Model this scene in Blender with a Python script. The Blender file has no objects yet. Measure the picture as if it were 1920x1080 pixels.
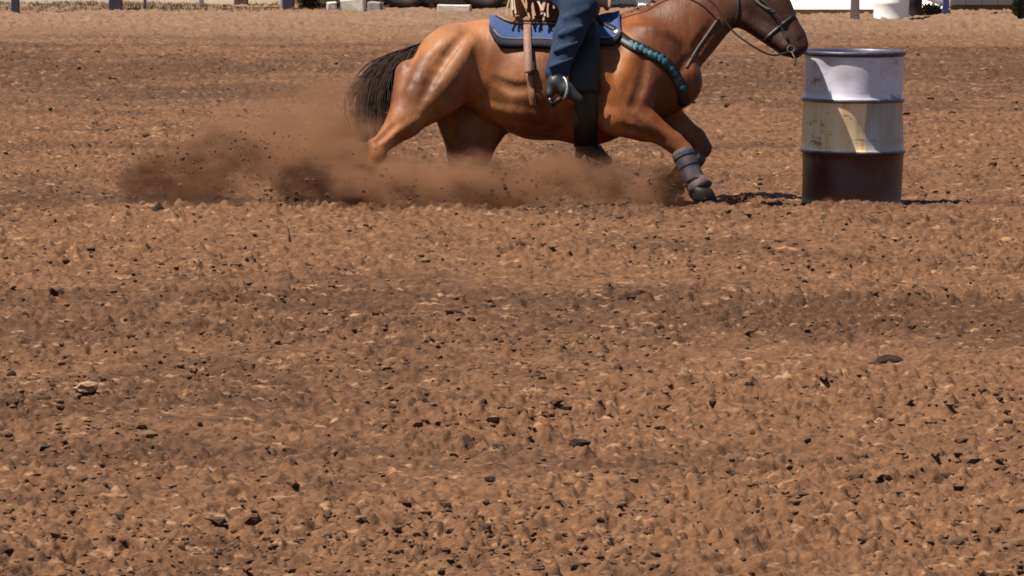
import bpy, bmesh, math, random
import numpy as np
from mathutils import Vector, Matrix, Euler
from mathutils.bvhtree import BVHTree

random.seed(7)
rng = np.random.default_rng(11)
R = math.radians
sc = bpy.context.scene
COL = sc.collection

# ------------------------------------------------------------------ camera, light, exposure
D, H = 26.0, 2.0                 # camera distance to the drum, camera height
FPX = 8580.0                     # focal length in photo pixels (1920 wide)
PITCH = math.atan(825.0 / FPX)
cam_d = bpy.data.cameras.new('camera')
cam_d.sensor_width = 36.0
cam_d.lens = FPX / 1920.0 * 36.0
cam_d.clip_start = 0.1
cam_d.clip_end = 8000.0
cam = bpy.data.objects.new('camera', cam_d)
cam.location = (0, -D, H)
cam.rotation_euler = (R(90) - PITCH, 0, 0)
COL.objects.link(cam)
sc.camera = cam

SUN_EL, SUN_AZ = R(65), R(74)    # azimuth: degrees to the left of the camera's back
sun_dir = Vector((-math.sin(SUN_AZ) * math.cos(SUN_EL), -math.cos(SUN_AZ) * math.cos(SUN_EL), math.sin(SUN_EL)))
w = bpy.data.worlds.new('World')
sc.world = w
w.use_nodes = True
nt = w.node_tree
sky = nt.nodes.new('ShaderNodeTexSky')
sky.sky_type = 'NISHITA'
sky.sun_disc = False
sky.sun_elevation = SUN_EL
sky.sun_rotation = math.atan2(sun_dir.x, sun_dir.y)
bg = nt.nodes['Background']
bg.inputs['Strength'].default_value = 0.05
nt.links.new(sky.outputs[0], bg.inputs[0])
sl = bpy.data.lights.new('sun', 'SUN')
sl.energy = 5.0
sl.angle = R(0.53)
sl.color = (1.0, 0.93, 0.82)
so = bpy.data.objects.new('sun', sl)
so.rotation_euler = sun_dir.to_track_quat('Z', 'Y').to_euler()
so.location = (-20, -20, 30)
COL.objects.link(so)
sc.view_settings.view_transform = 'Standard'
sc.view_settings.look = 'None'
sc.view_settings.exposure = 1.05
sc.view_settings.gamma = 1.0
sc.view_settings.use_curve_mapping = False
try:
    sc.cycles.volume_bounces = 2
    sc.cycles.volume_step_rate = 0.8
    sc.cycles.volume_max_steps = 256
    sc.cycles.pixel_filter_type = 'BLACKMAN_HARRIS'
    sc.cycles.filter_width = 1.7
    sc.cycles.use_denoising = True
except Exception:
    pass

CAMP = np.array([0.0, -D, H])
CF = np.array([0.0, math.cos(PITCH), -math.sin(PITCH)])
CU = np.array([0.0, math.sin(PITCH), math.cos(PITCH)])
CR = np.array([1.0, 0.0, 0.0])


def ray(px, py):
    d = CF * FPX + CR * (px - 960.0) + CU * (540.0 - py)
    return d / np.linalg.norm(d)


def at_y(px, py, y):
    """world point where the sight line of a measured spot meets the plane Y = y"""
    d = ray(px, py)
    return CAMP + d * ((y + D) / d[1])


def on_ground(px, py, z=0.0):
    d = ray(px, py)
    return CAMP + d * ((z - H) / d[2])


# ------------------------------------------------------------------ object helpers
def tag(o, label=None, cat=None, group=None, kind=None):
    if label: o['label'] = label
    if cat: o['category'] = cat
    if group: o['group'] = group
    if kind: o['kind'] = kind
    return o


def empty(name, loc=(0, 0, 0), rot=(0, 0, 0), label=None, cat=None, group=None):
    o = bpy.data.objects.new(name, None)
    COL.objects.link(o)
    o.empty_display_size = 0.1
    o.location = loc
    o.rotation_euler = rot
    return tag(o, label, cat, group)


def mesh_obj(name, verts, faces, mat=None, parent=None, smooth=False, loc=None):
    me = bpy.data.meshes.new(name)
    me.from_pydata([tuple(v) for v in verts], [], [tuple(f) for f in faces])
    me.validate()
    me.update()
    return link_mesh(name, me, mat, parent, smooth, loc)


def link_mesh(name, me, mat, parent=None, smooth=False, loc=None):
    if mat: me.materials.append(mat)
    if smooth:
        me.polygons.foreach_set('use_smooth', [True] * len(me.polygons))
    o = bpy.data.objects.new(name, me)
    COL.objects.link(o)
    if parent: o.parent = parent
    if loc is not None: o.location = loc
    return o


def np_mesh(name, V, F, mat, parent=None, smooth=True, attrs=None):
    """V (n,3) float, F (m,k) int; all faces the same size"""
    me = bpy.data.meshes.new(name)
    n, m, k = len(V), len(F), F.shape[1]
    me.vertices.add(n)
    me.vertices.foreach_set('co', np.ascontiguousarray(V, dtype=np.float32).ravel())
    me.loops.add(m * k)
    me.loops.foreach_set('vertex_index', np.ascontiguousarray(F, dtype=np.int32).ravel())
    me.polygons.add(m)
    me.polygons.foreach_set('loop_start', np.arange(0, m * k, k, dtype=np.int32))
    me.update(calc_edges=True)
    me.polygons.foreach_set('use_smooth', np.full(m, smooth))
    for an, av in (attrs or {}).items():
        a = me.attributes.new(an, 'FLOAT', 'POINT')
        a.data.foreach_set('value', np.ascontiguousarray(av, dtype=np.float32))
    return link_mesh(name, me, mat, parent)


def bm_obj(name, bm, mat=None, parent=None, smooth=False, loc=None):
    me = bpy.data.meshes.new(name)
    bmesh.ops.recalc_face_normals(bm, faces=bm.faces)
    bm.to_mesh(me)
    bm.free()
    return link_mesh(name, me, mat, parent, smooth, loc)


def bm_box(bm, cx, cy, cz, sx, sy, sz, bevel=0.0):
    r = bmesh.ops.create_cube(bm, size=1.0)
    vs = r['verts']
    bmesh.ops.scale(bm, vec=(sx, sy, sz), verts=vs)
    bmesh.ops.translate(bm, vec=(cx, cy, cz), verts=vs)
    if bevel > 0:
        es = list({e for v in vs for e in v.link_edges})
        bmesh.ops.bevel(bm, geom=es, offset=bevel, segments=2, affect='EDGES', profile=0.5)


def lathe(name, prof, seg, mat, parent=None, smooth=True, loc=None, warp=None):
    """prof: list of (r, z)"""
    V, F = [], []
    n = len(prof)
    for j in range(seg):
        a = 2 * math.pi * j / seg
        for r, z in prof:
            p = (r * math.cos(a), r * math.sin(a), z)
            V.append(warp(p, a) if warp else p)
    for j in range(seg):
        k = (j + 1) % seg
        for i in range(n - 1):
            F.append((j * n + i, k * n + i, k * n + i + 1, j * n + i + 1))
    o = mesh_obj(name, V, F, mat, parent, smooth, loc)
    return o


def tube_data(pts, rad, sides=8, base=0, cap=True):
    pts = [np.array(p, float) for p in pts]
    n = len(pts)
    if not hasattr(rad, '__len__'): rad = [rad] * n
    V, F = [], []
    up = np.array([0.0, 0.3, 1.0])
    for i, p in enumerate(pts):
        t = pts[min(i + 1, n - 1)] - pts[max(i - 1, 0)]
        t /= (np.linalg.norm(t) + 1e-9)
        s = np.cross(t, up)
        if np.linalg.norm(s) < 1e-3: s = np.cross(t, np.array([0.0, 1.0, 0.0]))
        s /= np.linalg.norm(s)
        b = np.cross(s, t)
        for j in range(sides):
            a = 2 * math.pi * j / sides
            V.append(p + rad[i] * (math.cos(a) * s + math.sin(a) * b))
    for i in range(n - 1):
        for j in range(sides):
            k = (j + 1) % sides
            F.append((base + i * sides + j, base + i * sides + k, base + (i + 1) * sides + k, base + (i + 1) * sides + j))
    if cap:
        F.append(tuple(base + j for j in range(sides))[::-1])
        F.append(tuple(base + (n - 1) * sides + j for j in range(sides)))
    return V, F


def tubes(name, paths, mat, parent=None, sides=8):
    V, F = [], []
    for pts, rad in paths:
        v, f = tube_data(pts, rad, sides, len(V))
        V += v
        F += f
    return mesh_obj(name, V, F, mat, parent, True)


def spline(pts, n):
    """Catmull-Rom through pts (any dimension)"""
    P = [np.array(p, float) for p in pts]
    P = [2 * P[0] - P[1]] + P + [2 * P[-1] - P[-2]]
    out = []
    m = len(P) - 3
    for k in range(n):
        t = k / (n - 1) * m
        i = min(int(t), m - 1)
        f = t - i
        a, b, c, d = P[i:i + 4]
        out.append(0.5 * (2 * b + (c - a) * f + (2 * a - 5 * b + 4 * c - d) * f * f + (3 * b - a - 3 * c + d) * f ** 3))
    return out


# ------------------------------------------------------------------ numpy noise
def _hash(ix, iy, s):
    h = (ix.astype(np.int64) * 374761393 + iy.astype(np.int64) * 668265263 + s * 974634721) & 0xFFFFFFFF
    h = ((h ^ (h >> 13)) * 1274126177) & 0xFFFFFFFF
    h = ((h ^ (h >> 16)) * 2246822519) & 0xFFFFFFFF
    return ((h ^ (h >> 15)) & 0xFFFFFF) / float(0xFFFFFF)


def vnoise(x, y, s=0):
    ix, iy = np.floor(x), np.floor(y)
    fx, fy = x - ix, y - iy
    fx = fx * fx * (3 - 2 * fx)
    fy = fy * fy * (3 - 2 * fy)
    a = _hash(ix, iy, s); b = _hash(ix + 1, iy, s)
    c = _hash(ix, iy + 1, s); d = _hash(ix + 1, iy + 1, s)
    return (a + (b - a) * fx) * (1 - fy) + (c + (d - c) * fx) * fy


def fbm(x, y, o=4, s=0):
    r, amp, tot = 0, 1.0, 0
    for i in range(o):
        r = r + amp * vnoise(x * 2 ** i + 17.3 * i, y * 2 ** i - 9.1 * i, s + i)
        tot += amp
        amp *= 0.5
    return r / tot


def clod_field(x, y, cell, s, keep=0.6, rmin=0.25, rmax=0.55, ax=1.0):
    """bumps: one rounded lump per kept cell; returns height in units of the cell"""
    gx, gy = x / (cell * ax), y / cell
    ix, iy = np.floor(gx), np.floor(gy)
    out = np.zeros_like(x)
    for dx in (-1, 0, 1):
        for dy in (-1, 0, 1):
            cx, cy = ix + dx, iy + dy
            k = _hash(cx, cy, s + 3)
            r = rmin + (rmax - rmin) * _hash(cx, cy, s + 4) ** 1.6
            px = cx + 0.15 + 0.7 * _hash(cx, cy, s + 1)
            py = cy + 0.15 + 0.7 * _hash(cx, cy, s + 2)
            q = 1 - ((gx - px) ** 2 + (gy - py) ** 2) / (r * r)
            hh = np.where((k < keep) & (q > 0), np.clip(q, 0, 1) ** 0.6 * r * (0.55 + 0.6 * _hash(cx, cy, s + 5)), 0)
            out = np.maximum(out, hh)
    return out


# ------------------------------------------------------------------ materials
def new_mat(name):
    m = bpy.data.materials.new(name)
    m.use_nodes = True
    return m, m.node_tree, m.node_tree.nodes['Principled BSDF']


def N(nt, kind, **kw):
    n = nt.nodes.new(kind)
    for k, v in kw.items():
        if k in n.inputs: n.inputs[k].default_value = v
        else: setattr(n, k, v)
    return n


def ramp(nt, src, stops):
    r = nt.nodes.new('ShaderNodeValToRGB')
    e = r.color_ramp.elements
    while len(e) > 1: e.remove(e[-1])
    e[0].position = stops[0][0]
    e[0].color = (*stops[0][1], 1)
    for p, c in stops[1:]:
        x = e.new(p)
        x.color = (*c, 1)
    nt.links.new(src, r.inputs[0])
    return r.outputs[0]


def noise(nt, vec, scale, detail=4.0, rough=0.6, dist=0.0):
    n = nt.nodes.new('ShaderNodeTexNoise')
    n.inputs['Scale'].default_value = scale
    n.inputs['Detail'].default_value = detail
    n.inputs['Roughness'].default_value = rough
    n.inputs['Distortion'].default_value = dist
    if vec is not None: nt.links.new(vec, n.inputs['Vector'])
    return n.outputs['Fac']


def mixc(nt, fac, a, b, mode='MIX'):
    m = nt.nodes.new('ShaderNodeMix')
    m.data_type = 'RGBA'
    m.blend_type = mode
    for i, v in ((0, fac), (6, a), (7, b)):
        if hasattr(v, 'is_output'): nt.links.new(v, m.inputs[i])
        elif i == 0: m.inputs[0].default_value = v
        else: m.inputs[i].default_value = (*v, 1)
    return m.outputs[2]


def math_n(nt, op, a, b=0.0, clamp=False):
    m = nt.nodes.new('ShaderNodeMath')
    m.operation = op
    m.use_clamp = clamp
    for i, v in ((0, a), (1, b)):
        if hasattr(v, 'is_output'): nt.links.new(v, m.inputs[i])
        else: m.inputs[i].default_value = v
    return m.outputs[0]


def maprange(nt, v, a, b, c=0.0, d=1.0):
    m = nt.nodes.new('ShaderNodeMapRange')
    nt.links.new(v, m.inputs[0])
    for i, x in enumerate((a, b, c, d)): m.inputs[i + 1].default_value = x
    return m.outputs[0]


def coords(nt, which='Object', scale=(1, 1, 1)):
    t = nt.nodes.new('ShaderNodeTexCoord')
    mp = nt.nodes.new('ShaderNodeMapping')
    mp.inputs['Scale'].default_value = scale
    nt.links.new(t.outputs[which], mp.inputs['Vector'])
    return mp.outputs[0]


def bump(nt, bsdf, h, strength=0.3, dist=0.01):
    b = nt.nodes.new('ShaderNodeBump')
    b.inputs['Strength'].default_value = strength
    b.inputs['Distance'].default_value = dist
    nt.links.new(h, b.inputs['Height'])
    nt.links.new(b.outputs[0], bsdf.inputs['Normal'])


def simple(name, col, rough=0.6, metal=0.0, var=0.25, scale=20.0, bmp=0.15, spec=0.5, dirt=0.0, stretch=(1, 1, 1)):
    m, t, b = new_mat(name)
    v = coords(t, 'Object', stretch)
    n1 = noise(t, v, scale, 5)
    dark = tuple(c * (1 - var) for c in col)
    lite = tuple(min(1, c * (1 + var * 0.7)) for c in col)
    c = ramp(t, n1, [(0.3, dark), (0.7, lite)])
    if dirt > 0:
        n2 = noise(t, v, scale * 0.23, 4)
        f = math_n(t, 'MULTIPLY', maprange(t, n2, 0.42, 0.65), dirt)
        c = mixc(t, f, c, (0.14, 0.075, 0.046))
    t.links.new(c, b.inputs['Base Color'])
    b.inputs['Roughness'].default_value = rough
    b.inputs['Metallic'].default_value = metal
    b.inputs['Specular IOR Level'].default_value = spec
    if bmp: bump(t, b, noise(t, v, scale * 2.5, 3), bmp, 0.004)
    return m


def soil_material():
    m, t, b = new_mat('arena_soil')
    v = coords(t, 'Object')
    big = noise(t, coords(t, 'Object', (0.25, 0.6, 1)), 1.0, 4, 0.55)
    mid = noise(t, v, 3.0, 5, 0.65)
    fine = noise(t, v, 22.0, 6, 0.7)
    vfine = noise(t, v, 75.0, 3, 0.7)
    dry = ramp(t, fine, [(0.30, (0.0505, 0.0220, 0.0102)), (0.47, (0.1011, 0.0473, 0.0225)), (0.60, (0.1340, 0.0654, 0.0319)), (0.74, (0.1991, 0.1052, 0.0527))])
    moist = ramp(t, fine, [(0.30, (0.0276, 0.0123, 0.0060)), (0.50, (0.0613, 0.0285, 0.0139)), (0.72, (0.1035, 0.0512, 0.0258))])
    # moister worked strips by distance; lane strip added to cut bounce onto the belly
    sep = t.nodes.new('ShaderNodeSeparateXYZ')
    t.links.new(v, sep.inputs[0])
    Y = sep.outputs[1]

    def band(c, wd):
        d = math_n(t, 'DIVIDE', math_n(t, 'SUBTRACT', Y, c), wd)
        return math_n(t, 'POWER', 2.718, math_n(t, 'MULTIPLY', math_n(t, 'MULTIPLY', d, d), -1.0))
    bands = math_n(t, 'ADD', math_n(t, 'MULTIPLY', band(-6.6, 1.7), 0.46), math_n(t, 'MULTIPLY', band(15.0, 5.0), 0.62))
    bands = math_n(t, 'ADD', bands, math_n(t, 'ADD', math_n(t, 'MULTIPLY', band(4.0, 2.2), 0.16), math_n(t, 'MULTIPLY', band(-0.25, 0.85), 0.75)))
    wet = math_n(t, 'ADD', math_n(t, 'MULTIPLY', math_n(t, 'SUBTRACT', big, 0.5), 3.6), bands)
    wet = math_n(t, 'ADD', wet, math_n(t, 'MULTIPLY', math_n(t, 'SUBTRACT', mid, 0.5), 1.7))
    wet = maprange(t, wet, -0.05, 0.6)
    c = mixc(t, wet, dry, moist)
    # pale sandy margin near the fence
    pale = math_n(t, 'MULTIPLY', maprange(t, Y, 20.0, 27.0), 0.75)
    c = mixc(t, pale, c, ramp(t, mid, [(0.3, (0.1248, 0.0686, 0.0409)), (0.7, (0.2012, 0.1246, 0.0792))]))
    # scattered bleached flecks (straw-coloured dry crumbs) and dark organic crumbs
    flk = noise(t, coords(t, 'Object', (7, 17, 20)), 1.0, 3, 0.6)
    c = mixc(t, math_n(t, 'MULTIPLY', maprange(t, flk, 0.60, 0.70), 0.75), c, (0.2700, 0.1540, 0.0850))
    drk = noise(t, coords(t, 'Object', (17, 15, 22)), 1.2, 3, 0.6)
    c = mixc(t, math_n(t, 'MULTIPLY', maprange(t, drk, 0.58, 0.68), 0.62), c, (0.0257, 0.0126, 0.0086))
    t.links.new(c, b.inputs['Base Color'])
    b.inputs['Roughness'].default_value = 0.95
    b.inputs['Specular IOR Level'].default_value = 0.15
    h = math_n(t, 'ADD', math_n(t, 'MULTIPLY', fine, 1.0), math_n(t, 'MULTIPLY', vfine, 0.4))
    bump(t, b, h, 0.8, 0.013)
    return m


def clod_material(name, a, bcol):
    m, t, b = new_mat(name)
    at = t.nodes.new('ShaderNodeAttribute')
    at.attribute_name = 'tone'
    v = coords(t, 'Object')
    n = noise(t, v, 55, 3, 0.7)
    c = ramp(t, at.outputs['Fac'], [(0.0, a), (1.0, bcol)])
    c = mixc(t, 0.6, c, ramp(t, n, [(0.3, (0.45, 0.45, 0.45)), (0.7, (1.0, 1.0, 1.0))]), 'MULTIPLY')
    t.links.new(c, b.inputs['Base Color'])
    b.inputs['Roughness'].default_value = 0.95
    b.inputs['Specular IOR Level'].default_value = 0.15
    return m


SOIL = soil_material()
CLOD = clod_material('dry_clod_soil', (0.0345, 0.0163, 0.0086), (0.1623, 0.0858, 0.0443))
MOIST = clod_material('moist_clod_soil', (0.0480, 0.0210, 0.0117), (0.1575, 0.0728, 0.0377))


# ------------------------------------------------------------------ the arena ground
def ground_h(x, y, fine=True):
    n1 = fbm(x * 0.5, y * 0.5, 3, 5)
    h = 0.07 * (n1 - 0.5) + 0.050 * (fbm(x * 1.6, y * 2.4, 3, 15) - 0.5)
    near = np.clip((60 - y) / 20, 0, 1)
    # harrow ridges across the arena
    wob = 0.5 * fbm(x * 0.35, y * 0.8, 3, 21)
    h = h + 0.017 * np.sin(2 * math.pi * (y * 1.15 + wob * 2.2)) * fbm(x * 0.3, y * 0.3, 2, 9)
    # the long low berm in front of the trodden lane the horse runs in
    rise = np.where(y < -1.22, np.exp(-((y + 1.22) / 1.5) ** 2), np.exp(-((y + 1.22) / 0.17) ** 2))
    ends = np.clip((x + 3.3) / 1.0, 0, 1)
    h = h * (1 - 0.6 * rise) + rise * (0.060 + 0.016 * (fbm(x * 2.2, y * 0 + 3.3, 3, 31) - 0.5)) * (0.35 + 0.65 * ends)
    lane = np.exp(-((y - 0.1) / 0.85) ** 4)
    h = h * (1 - 0.7 * lane) - 0.035 * lane
    if fine:
        c = clod_field(x, y, 0.21, 100, 0.50, 0.20, 0.50, 1.15) * 0.21 * 0.36
        c = np.maximum(c, clod_field(x, y, 0.10, 110, 0.6, 0.20, 0.55) * 0.10 * 0.62)
        c = c + clod_field(x, y, 0.050, 120, 0.55, 0.22, 0.55) * 0.050 * 1.05
        c = c + clod_field(x, y, 0.026, 130, 0.55, 0.25, 0.6) * 0.026 * 0.95
        pits = fbm(x * 13, y * 13, 3, 61)
        c = c - 0.075 * np.clip(0.45 - pits, 0, 1) * 2.0
        c = c + 0.020 * (fbm(x * 42, y * 42, 3, 71) - 0.5)
        prints = clod_field(x, y, 0.44, 140, 0.42, 0.13, 0.20, 1.25) * 0.44 * 0.55
        prints = prints * np.clip((fbm(x * 0.45 + 7, y * 0.4, 2, 91) - 0.36) * 6, 0, 1)
        c = c * (1 - 0.5 * np.clip(prints / 0.03, 0, 1)) - prints
        h = h + c * near * np.clip(0.55 + 1.1 * (fbm(x * 0.9, y * 1.4, 2, 81) - 0.3), 0.35, 1.25)
    return h


def build_ground():
    apex = -D - 2.0
    a = np.concatenate([np.geomspace(1.0, 12.6, 14)[:-1], np.geomspace(12.6, 36.0, 1010)[:-1], np.geomspace(36.0, 64.0, 250)[:-1], np.geomspace(64.0, 5000.0, 22)])
    inner = np.linspace(-1, 1, 700)
    outer = 1 + np.geomspace(0.02, 30, 16)
    s = np.concatenate([-outer[::-1], inner, outer])
    A, S = np.meshgrid(a, s, indexing='ij')
    X = S * A * 0.122
    Y = A + apex
    Z = ground_h(X, Y)
    V = np.stack([X, Y, Z], -1).reshape(-1, 3)
    nr, nc = len(a), len(s)
    i, j = np.meshgrid(np.arange(nr - 1), np.arange(nc - 1), indexing='ij')
    q = (i * nc + j).ravel()
    F = np.stack([q, q + 1, q + nc + 1, q + nc], 1)
    o = np_mesh('arena_ground', V, F, SOIL)
    tag(o, 'wide arena floor of loose harrowed brown dirt full of clods', None, None, 'structure')
    return o


build_ground()

ICO_V = None


def ico(sub=1):
    bm = bmesh.new()
    bmesh.ops.create_icosphere(bm, subdivisions=sub, radius=1.0)
    bm.verts.ensure_lookup_table()
    V = np.array([v.co[:] for v in bm.verts])
    F = np.array([[v.index for v in f.verts] for f in bm.faces])
    bm.free()
    return V, F


IV, IF = ico(1)


def clods(name, pos, size, tone, mat, label, cat, flat=0.7, jag=0.35):
    n = len(pos)
    k = len(IV)
    j = 1 + jag * (rng.random((n, k, 1)) * 2 - 1)
    sc3 = np.stack([0.75 + 0.7 * rng.random(n), 0.75 + 0.5 * rng.random(n), flat * (0.7 + 0.5 * rng.random(n))], 1)
    P = IV[None] * j * sc3[:, None, :] * size[:, None, None]
    ang = rng.random(n) * 2 * math.pi
    ca, sa = np.cos(ang)[:, None], np.sin(ang)[:, None]
    P = np.stack([P[..., 0] * ca - P[..., 1] * sa, P[..., 0] * sa + P[..., 1] * ca, P[..., 2]], -1)
    P = P + pos[:, None, :]
    F = (IF[None] + (np.arange(n) * k)[:, None, None]).reshape(-1, 3)
    o = np_mesh(name, P.reshape(-1, 3), F, mat, None, False, {'tone': np.repeat(tone, k)})
    return tag(o, label, cat, None, 'stuff')


def scatter(n, dmin, dmax):
    # even over the picture's depth: density falls off with distance
    u = rng.random(n)
    d = 1.0 / (1.0 / dmin + u * (1.0 / dmax - 1.0 / dmin))
    x = (rng.random(n) * 2 - 1) * d * 0.128
    return x, d - D


def loose_clods():
    n = 15000
    x, y = scatter(n, 12.2, 46.0)
    clump = fbm(x * 1.3, y * 1.0, 3, 201)
    keep = rng.random(n) < np.clip((clump - 0.28) * 3.0, 0.12, 1)
    x, y = x[keep], y[keep]
    n = len(x)
    size = 0.0045 + 0.0075 * rng.random(n) + 0.018 * rng.random(n) ** 8
    size *= np.clip(0.85 + (y + D - 12) * 0.012, 0.85, 1.3)
    z = ground_h(x, y) + size * 0.05
    clods('loose_dry_clods', np.stack([x, y, z], 1), size, rng.random(n) ** 0.8, CLOD,
          'countless small dry brown clods strewn over the arena floor', 'dirt clods')
    n = 11000
    x, y = scatter(n, 12.2, 44.0)
    clump = fbm(x * 1.1 + 40, y * 0.8, 3, 301)
    keep = rng.random(n) < np.clip((clump - 0.33) * 3.2, 0.10, 1)
    x, y = x[keep], y[keep]
    n = len(x)
    size = 0.0045 + 0.0085 * rng.random(n) ** 1.5 + 0.016 * rng.random(n) ** 8
    z = ground_h(x, y) - size * 0.15
    clods('loose_moist_clods', np.stack([x, y, z], 1), size, rng.random(n), MOIST,
          'dark moist crumbs of turned-up soil among the dry clods', 'dirt clods')


loose_clods()


def big_clod(px, py, wpx, hpx, label, mat=None, seed=0, sharp=0.22):
    p = on_ground(px, py + hpx * 0.4, 0.0)
    z = float(ground_h(np.array([p[0]]), np.array([p[1]]))[0])
    s = FPX / (p[1] + D)
    rr = random.Random(seed)
    bm = bmesh.new()
    bmesh.ops.create_icosphere(bm, subdivisions=2, radius=1.0)
    ph = [rr.random() * 6 for _ in range(6)]
    for v in bm.verts:
        c = v.co
        k = 1 + sharp * (math.sin(3.1 * c.x + ph[0]) * math.sin(2.7 * c.y + ph[1]) + 0.7 * math.sin(5.3 * c.z + ph[2] + 2 * c.x)) + rr.uniform(-0.08, 0.08)
        v.co = Vector((c.x * wpx / s * 0.5, c.y * wpx / s * 0.42, (c.z + 0.55) * hpx / s * 0.62)) * k
    o = bm_obj('dirt_clod', bm, mat or MOISTC, None, False)
    o.location = (p[0], p[1], z - 0.30 * hpx / s)
    return tag(o, label, 'dirt clod', 'larger clods lying on the arena dirt')


MOISTC = simple('moist_clod', (0.026, 0.013, 0.008), 0.95, 0, 0.5, 60, 0.5, 0.2)
DRYC = simple('pale_clod', (0.24, 0.140, 0.085), 0.95, 0, 0.35, 60, 0.5, 0.2)
big_clod(1088, 830, 40, 15, 'black wedge-shaped clod, most conspicuous one in the lower foreground dirt', None, 1)
big_clod(852, 571, 36, 17, 'dark two-lobed clod lying in open dirt in the middle of the picture', None, 2, 0.35)
big_clod(1195, 547, 42, 17, 'dark clod lying right of the middle, below the horse\'s front legs', None, 3)
big_clod(297, 408, 26, 20, 'dark pointed pyramid-shaped clod left of the dust cloud\'s foot', None, 4)
big_clod(728, 405, 36, 8, 'long flat dark clod on the berm below the horse\'s tail', None, 5)
big_clod(926, 398, 26, 11, 'small dark clod on the berm below the horse\'s belly', None, 6)
big_clod(1722, 388, 40, 13, 'dark crumbly clod in front of the barrel\'s right-hand edge', None, 7, 0.35)
big_clod(1662, 672, 66, 18, 'broad dark ragged clod in the dirt well below the barrel', None, 28, 0.25)
big_clod(920, 900, 26, 13, 'dark round clod near the bottom, below the middle of the picture', None, 9)
big_clod(962, 998, 36, 16, 'dark crumbled clod close to the bottom edge of the picture', None, 10, 0.4)
big_clod(104, 550, 26, 18, 'dark clod near the left edge beside scattered crumbs', None, 11, 0.35)
big_clod(160, 731, 44, 18, 'pale cream coloured clod in the left foreground dirt', DRYC, 12)
big_clod(1660, 775, 44, 14, 'pale sandy clod in the right foreground dirt', DRYC, 14)

# a short twig standing out of the dirt
tw = on_ground(546, 466)
twz = float(ground_h(np.array([tw[0]]), np.array([tw[1]]))[0])
WOODY = simple('dry_twig', (0.20, 0.10, 0.055), 0.85, 0, 0.3, 60, 0.3)
o = tubes('twig', [([(0, 0, -0.02), (-0.012, 0.0, 0.05), (-0.018, 0.004, 0.075), (-0.034, 0.0, 0.125)], [0.007, 0.006, 0.005, 0.003]),
                   ([(-0.016, 0, 0.065), (0.0, 0.005, 0.085)], [0.004, 0.002])], WOODY)
o.location = (tw[0], tw[1], twz)
tag(o, 'thin reddish twig sticking up from the dirt below the horse\'s hind legs', 'twig')

# ------------------------------------------------------------------ signed-distance modelling
def surface_nets(f, org, h):
    """f: (nx,ny,nz) distances; returns verts, quads"""
    nx, ny, nz = f.shape
    ins = f < 0
    ssum = np.zeros((nx - 1, ny - 1, nz - 1, 3))
    cnt = np.zeros((nx - 1, ny - 1, nz - 1))
    corner = [(a, b, c) for a in (0, 1) for b in (0, 1) for c in (0, 1)]

    def sl(c):
        return tuple(slice(c[i], f.shape[i] - 1 + c[i]) for i in range(3))
    for c in corner:
        for ax in range(3):
            if c[ax]: continue
            d = list(c)
            d[ax] = 1
            f0, f1 = f[sl(c)], f[sl(d)]
            m = ins[sl(c)] != ins[sl(d)]
            t = f0[m] / (f0[m] - f1[m])
            p = np.tile(np.array(c, float), (t.size, 1))
            p[:, ax] = t
            ssum[m] += p
            cnt[m] += 1
    act = cnt > 0
    idx = -np.ones(act.shape, dtype=np.int64)
    idx[act] = np.arange(act.sum())
    base = np.argwhere(act)
    V = (base + ssum[act] / cnt[act][:, None]) * h + org
    Q = []
    for ax in range(3):
        b, c = (ax + 1) % 3, (ax + 2) % 3
        lo = [slice(None)] * 3
        hi = [slice(None)] * 3
        lo[ax] = slice(0, f.shape[ax] - 1)
        hi[ax] = slice(1, f.shape[ax])
        for k in (b, c):
            lo[k] = slice(1, f.shape[k] - 1)
            hi[k] = slice(1, f.shape[k] - 1)
        i0, i1 = ins[tuple(lo)], ins[tuple(hi)]
        m = np.argwhere(i0 != i1)
        if not len(m): continue
        fl = i0[i0 != i1]
        g = m.copy()
        g[:, b] += 1
        g[:, c] += 1
        eb = np.zeros(3, int)
        eb[b] = 1
        ec = np.zeros(3, int)
        ec[c] = 1
        q = [g, g - eb, g - eb - ec, g - ec]
        q = np.stack([idx[x[:, 0], x[:, 1], x[:, 2]] for x in q], 1)
        q[~fl] = q[~fl][:, ::-1]
        Q.append(q[:, ::-1])
    F = np.concatenate(Q)
    F = F[:, ::-1]
    return V, F


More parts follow.
